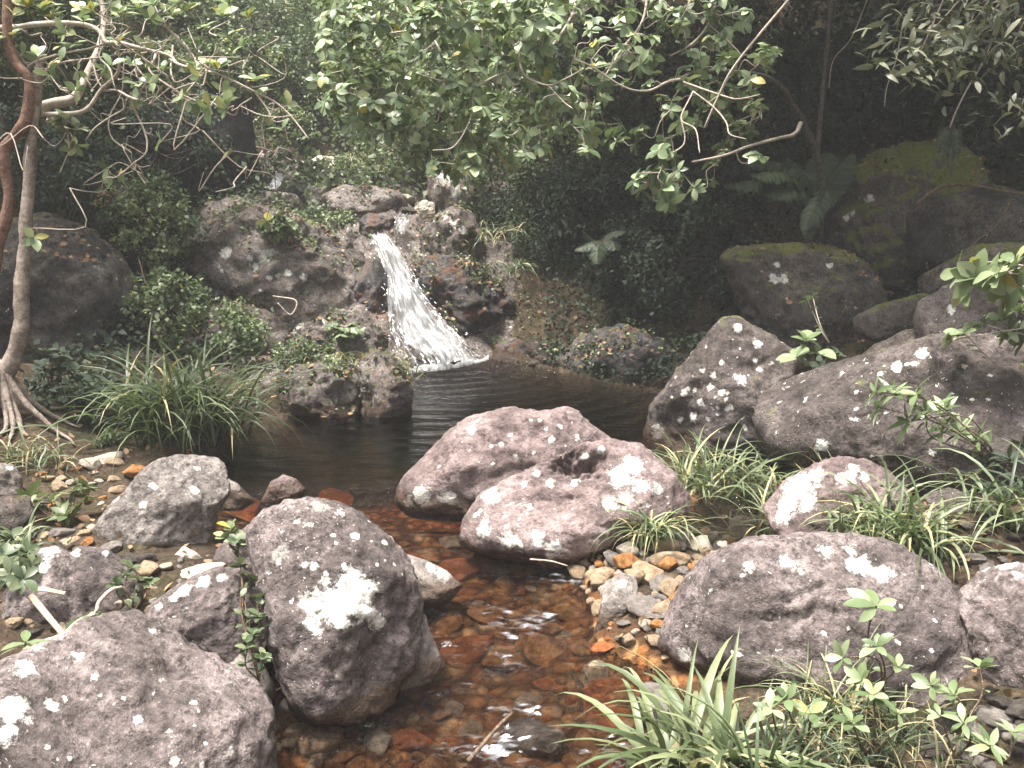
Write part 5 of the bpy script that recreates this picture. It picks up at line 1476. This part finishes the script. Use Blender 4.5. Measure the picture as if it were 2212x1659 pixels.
# crowns added overhead to shade the hollow and left bank; corner sprays are seen
def canopy(label, foot, c, R, n, L, W, mat, tm, nc, sprays=(), cat='tree'):
    foot = np.asarray(foot, float)
    root = thing('tree', foot, label, cat)
    g, s = Geo(), Geo()
    c = np.asarray(c, float)
    tr = crom([foot, foot * .6 + c * .4 + (.2, 0, .2), c], 8)
    tube(s, tr, .09, .03, 9, lump=.2)
    dirs = rdir(nc)
    cl = c + dirs * np.array(R) * (RNG.uniform(.25, 1, nc) ** .5)[:, None]
    cl = np.concatenate([cl, np.array([at(*q) for q in sprays])]) if len(sprays) else cl
    m = len(cl)
    for i in range(m):
        a = tr[random.randrange(10, len(tr))]
        mid = (a + cl[i]) / 2 + np.array([0, 0, .12]) + RNG.normal(size=3) * .12
        tube(s, crom([a, mid, cl[i]], 6), .012, .004, 5)
    per = n // m
    for i in range(m):
        P = cl[i] + RNG.normal(size=(per, 3)) * np.array([.15, .2, .09])
        leaves(g, P, unit(rdir(per) * (1, 1, .5) + (0, 0, -.2)), unit(RNG.normal(size=(per, 3)) * .5 + (0, -.2, 1.)), L * RNG.uniform(.7, 1.2, per), W, tm, RNG.uniform(.05, .95, per), .35)
    g.build('foliage', mat, root, foot)
    s.build('trunk', M_BARK, root, foot)
canopy('leaning tree with long narrow leaves at the top right corner', (4.3, 6.4, float(h(4.3, 6.4)[0])), (3.4, 6.4, 4.6), (2.2, 2.4, .8), 8000, .10, .15, M_GREYLEAF, T_LANCE, 110,
       [(2010, 70, 5.0), (2080, 90, 5.0), (1985, 120, 4.9), (2120, 60, 5.0), (2180, 110, 5.1), (2030, 150, 5.0), (2180, 30, 5.2), (2080, 30, 5.2), (1990, 10, 5.3), (2200, 250, 5.0)])
canopy('evergreen crown added out of view to shade the far right bank', (6.2, 10.2, float(h(6.2, 10.2)[0])), (2.6, 9.0, 5.2), (2.6, 2.0, 1.2), 11000, .12, .28, M_LEAFD, T_SMALL, 150)
canopy('leafy crown added over the left bank to shade the black rock face', (-5.0, 9.0, float(h(-5.0, 9.0)[0])), (-5.2, 7.4, 4.9), (2.0, 2.4, .9), 14000, .11, .28, M_SMALL, T_SMALL, 110)

# hanging stems in the dark right hollow
for lab, pts, d0, d1, r in (
    ('pale thin liana hanging to the fern before the mossy boulder', [(2150, 60), (2125, 130), (2090, 190), (2065, 240), (2048, 285)], 6.3, 6.2, .008),
    ('thin grey liana at the top of the dark hollow', [(1880, -20), (1840, 80), (1800, 130), (1790, 190)], 7.2, 7.2, .006),
    ('slanting brown stick on the cracked boulder at the right', [(2185, 430), (2150, 490), (2110, 520), (2070, 570)], 6.3, 6.2, .008),
    ('thin hanging twig left of the long leaved tree sprays', [(1950, 50), (1935, 130), (1915, 190), (1910, 230)], 6.2, 6.2, .005),
    ('fallen brown branch lying across the cracked boulder top', [(1980, 440), (2030, 405), (2090, 400), (2150, 410), (2212, 420), (2260, 425)], 6.6, 6.4, .014),
):
    o_ = at(*pts[-1], d1)
    gg = Geo(); tube(gg, px_branch(pts, d0, d1, 6), r, r * .6, 6, lump=.2)
    tag(gg.build('liana' if 'liana' in lab else 'stick', M_STEM if 'cracked' in lab else M_TWIG, None, (0, 0, 0)), lab, 'liana' if 'liana' in lab else 'stick')
for lab, pts, d0, d1, r in (
    ('crooked grey driftwood stick bridging the gap behind the corner boulder', [(75, 1402), (100, 1385), (140, 1370), (165, 1345), (205, 1325), (215, 1300), (240, 1275), (262, 1268)], 2.80, 3.0, .009),
    ('dark twig with a pale tip sticking out of the current', [(1010, 1645), (1045, 1605), (1075, 1570), (1106, 1540)], 2.48, 2.62, .007),
    ('thin dry twig across the pebbles at the pool side', [(1145, 1208), (1190, 1212), (1225, 1222)], 3.68, 3.62, .004),
    ('bent pale root on the sloping outcrop', [(590, 640), (640, 650), (628, 680), (600, 655)], 7.2, 7.1, .008),
    ('slanting dead stem above the big grass clump', [(300, 560), (320, 620), (360, 660), (400, 690), (430, 720)], 6.6, 6.4, .005),
):
    gg = Geo(); tube(gg, px_branch(pts, d0, d1, 6), r, r * .7, 7, lump=.25)
    tag(gg.build('stick', M_STEM if 'current' in lab or 'dead stem' in lab else M_TWIG, None), lab, 'stick')
# split bamboo-like slats
def slat(label, a, b, w):
    a, b = np.asarray(a), np.asarray(b)
    ax = unit(b - a); sd = unit(np.cross(ax, [0, -.6, .8])); nn = np.cross(sd, ax)
    g = Geo()
    n = 8
    t_ = np.linspace(0, 1, n)
    c = a + (b - a) * t_[:, None] + nn * (.004 * np.sin(t_ * 5))[:, None]
    ww = w * (1 - .25 * t_)
    ring = [(-1, 0), (-.6, .25), (.6, .25), (1, 0), (.6, -.2), (-.6, -.2)]
    V = np.stack([c + sd * (x * ww)[:, None] + nn * (y * ww)[:, None] for x, y in ring], 1).reshape(-1, 3)
    k = 6
    i = np.arange(n - 1)[:, None] * k; j = np.arange(k)[None]
    F = np.stack([i + j, i + (j + 1) % k, i + k + (j + 1) % k, i + k + j], -1).reshape(-1, 4)
    g.add(V, [F, np.array([[0, 1, 2, 3, 4, 5]]), np.array([[5, 4, 3, 2, 1, 0]]) + (n - 1) * k])
    tag(g.build('slat', M_DEADWOOD, None), label, 'wood slat')
slat('flat pale wood splinter leaning steeply on the white capped boulder', at(66, 1285, 2.95), at(138, 1372, 2.85), .012)
slat('short pale wood splinter lying level on the white capped boulder', at(80, 1272, 3.0), at(140, 1280, 2.98), .009)

# ------------------------------------------------------------------ carpets: fallen leaves, ground cover, hillside cover
def carpet(name, label, n, region, L, W, mat, tm, var=(0, 1), lift=.01, flat=1.0, world=None, nmask=0.0):
    g = Geo()
    if world is not None:
        x0, x1, y0, y1 = world
        x = RNG.uniform(x0, x1, n); y = RNG.uniform(y0, y1, n)
    else:
        R = np.array(region, float)
        P = []
        q = RNG.uniform((R[:, 0].min(), R[:, 1].min()), (R[:, 0].max(), R[:, 1].max()), (n, 2))
        q = q[poly_sd(q, R) < 0]
        pts = np.array([ong(u, v) for u, v in q])
        x, y = pts[:, 0], pts[:, 1]
        x = x + RNG.normal(size=len(x)) * .02; y = y + RNG.normal(size=len(x)) * .02
    if nmask:
        k = pn(np.stack([x * 2.1, y * 2.1, 0 * x + 4], -1)) > -nmask + RNG.normal(size=len(x)) * .15
        x, y = x[k], y[k]
    k = poly_sd(np.stack([x, y], -1), WPOLY) > .02
    x, y = x[k], y[k]
    m = len(x)
    z = h(x, y) + lift * RNG.random(m)
    az = RNG.uniform(0, 6.28, m)
    T = np.stack([np.cos(az), np.sin(az), RNG.normal(size=m) * .35 / flat], -1)
    N = unit(RNG.normal(size=(m, 3)) * .4 / flat + np.array([0, 0, 1.]))
    leaves(g, np.stack([x, y, z], -1), T, N, L * RNG.uniform(.6, 1.3, m), W, tm, RNG.uniform(*var, m), .2)
    return tag(g.build(name, mat, None), label, kind='stuff')
carpet('leaf_litter', 'dry brown leaf litter on the forest floor', 9000, None, .038, .3, M_DRY, T_SMALL, flat=.5, lift=.03, world=(-4.5, 4.5, 2.2, 10.5))
carpet('hillside_foliage', 'leafy undergrowth covering the slopes behind the stream', 60000, None, .075, .32, M_SMALL, T_TINY, (0, .7), lift=.5, flat=.5, world=(-9, 8, 9.4, 20))
carpet('bank_undergrowth', 'low weeds and moss on the banks beside the pool', 13000, None, .036, .35, M_SMALL, T_TINY, (0, .9), lift=.09, flat=.6, world=(-3.8, 1.2, 5.6, 10.5), nmask=-.12)
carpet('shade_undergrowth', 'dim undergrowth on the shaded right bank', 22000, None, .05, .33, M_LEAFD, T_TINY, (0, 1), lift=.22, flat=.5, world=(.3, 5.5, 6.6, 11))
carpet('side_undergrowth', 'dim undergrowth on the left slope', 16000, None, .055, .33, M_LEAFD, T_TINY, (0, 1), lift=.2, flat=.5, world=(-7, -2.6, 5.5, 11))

def on_rocks(name, label, keys, per, L, W, mat, tm, nzmin, var=(0, 1), lift=.0, flat=1.0):
    g = Geo()
    for k in keys:
        for lab, (P, N, R) in BO.items():
            if k not in lab: continue
            ok = np.where(N[:, 2] > nzmin)[0]
            m = int(per * R * R * 4)
            if not len(ok) or m < 1: continue
            cl = fbm(P[ok] * 4 + 3, 2)
            pr = np.clip(cl + .25, .02, None); pr /= pr.sum()
            j = RNG.choice(ok, m, p=pr)
            az = RNG.uniform(0, 6.28, m)
            T = np.stack([np.cos(az), np.sin(az), RNG.normal(size=m) * .3 / flat], -1)
            leaves(g, P[j] + RNG.normal(size=(m, 3)) * .012 + np.outer(RNG.random(m), (0, 0, lift)), T, unit(N[j] + RNG.normal(size=(m, 3)) * .45 / flat), L * RNG.uniform(.6, 1.3, m), W, tm, RNG.uniform(*var, m), .2)
    tag(g.build(name, mat, None), label, kind='stuff')
LED = ('ledge', 'outcrop', 'white mottled', 'lichen spotted rock', 'rock bank', 'overhanging rock slab', 'low brown stones', 'dark mound', 'wet rock face', 'low mossy rock', 'under the little upper')
on_rocks('leaf_litter', 'dry leaves lying on the rocks of the bank', ('hulking', 'leaf strewn', 'mossy green topped', 'dark rounded') + LED, 240, .045, .3, M_DRY, T_SMALL, .45)
on_rocks('bank_undergrowth', 'small plants rooted in the cracks of the bedrock', LED + ('leaf strewn',), 520, .034, .36, M_SMALL, T_TINY, .25, (0, .9), .07, .6)

# ------------------------------------------------------------------ haze, added to lift the blacks
hm = bpy.data.materials.new('added_haze')
hm.use_nodes = True
hm.node_tree.nodes.clear()
ho = hm.node_tree.nodes.new('ShaderNodeOutputMaterial')
hv = hm.node_tree.nodes.new('ShaderNodeVolumePrincipled')
hv.inputs['Color'].default_value = (.86, .88, .88, 1)
hv.inputs['Density'].default_value = 0.0048
hm.node_tree.links.new(hv.outputs[0], ho.inputs['Volume'])
x0, x1, y0, y1 = AX[0] - 1, AX[-1] + 1, AY[0] - 1, AY[-1] + 1
z0, z1 = float(HZ.min()) - 1, max(float(HZ.max()), 7.5) + 1
hb = np.array([(x, y, z) for z in (z0, z1) for y in (y0, y1) for x in (x0, x1)])
hf = np.array([(0, 2, 3, 1), (4, 5, 7, 6), (0, 1, 5, 4), (2, 6, 7, 3), (0, 4, 6, 2), (1, 3, 7, 5)])
tag(link('added_haze', mesh_np('added_haze', hb, [hf], hm, smooth=False)), 'thin haze added to lift and fade the dark tones', kind='stuff')
SC.cycles.volume_bounces = 0
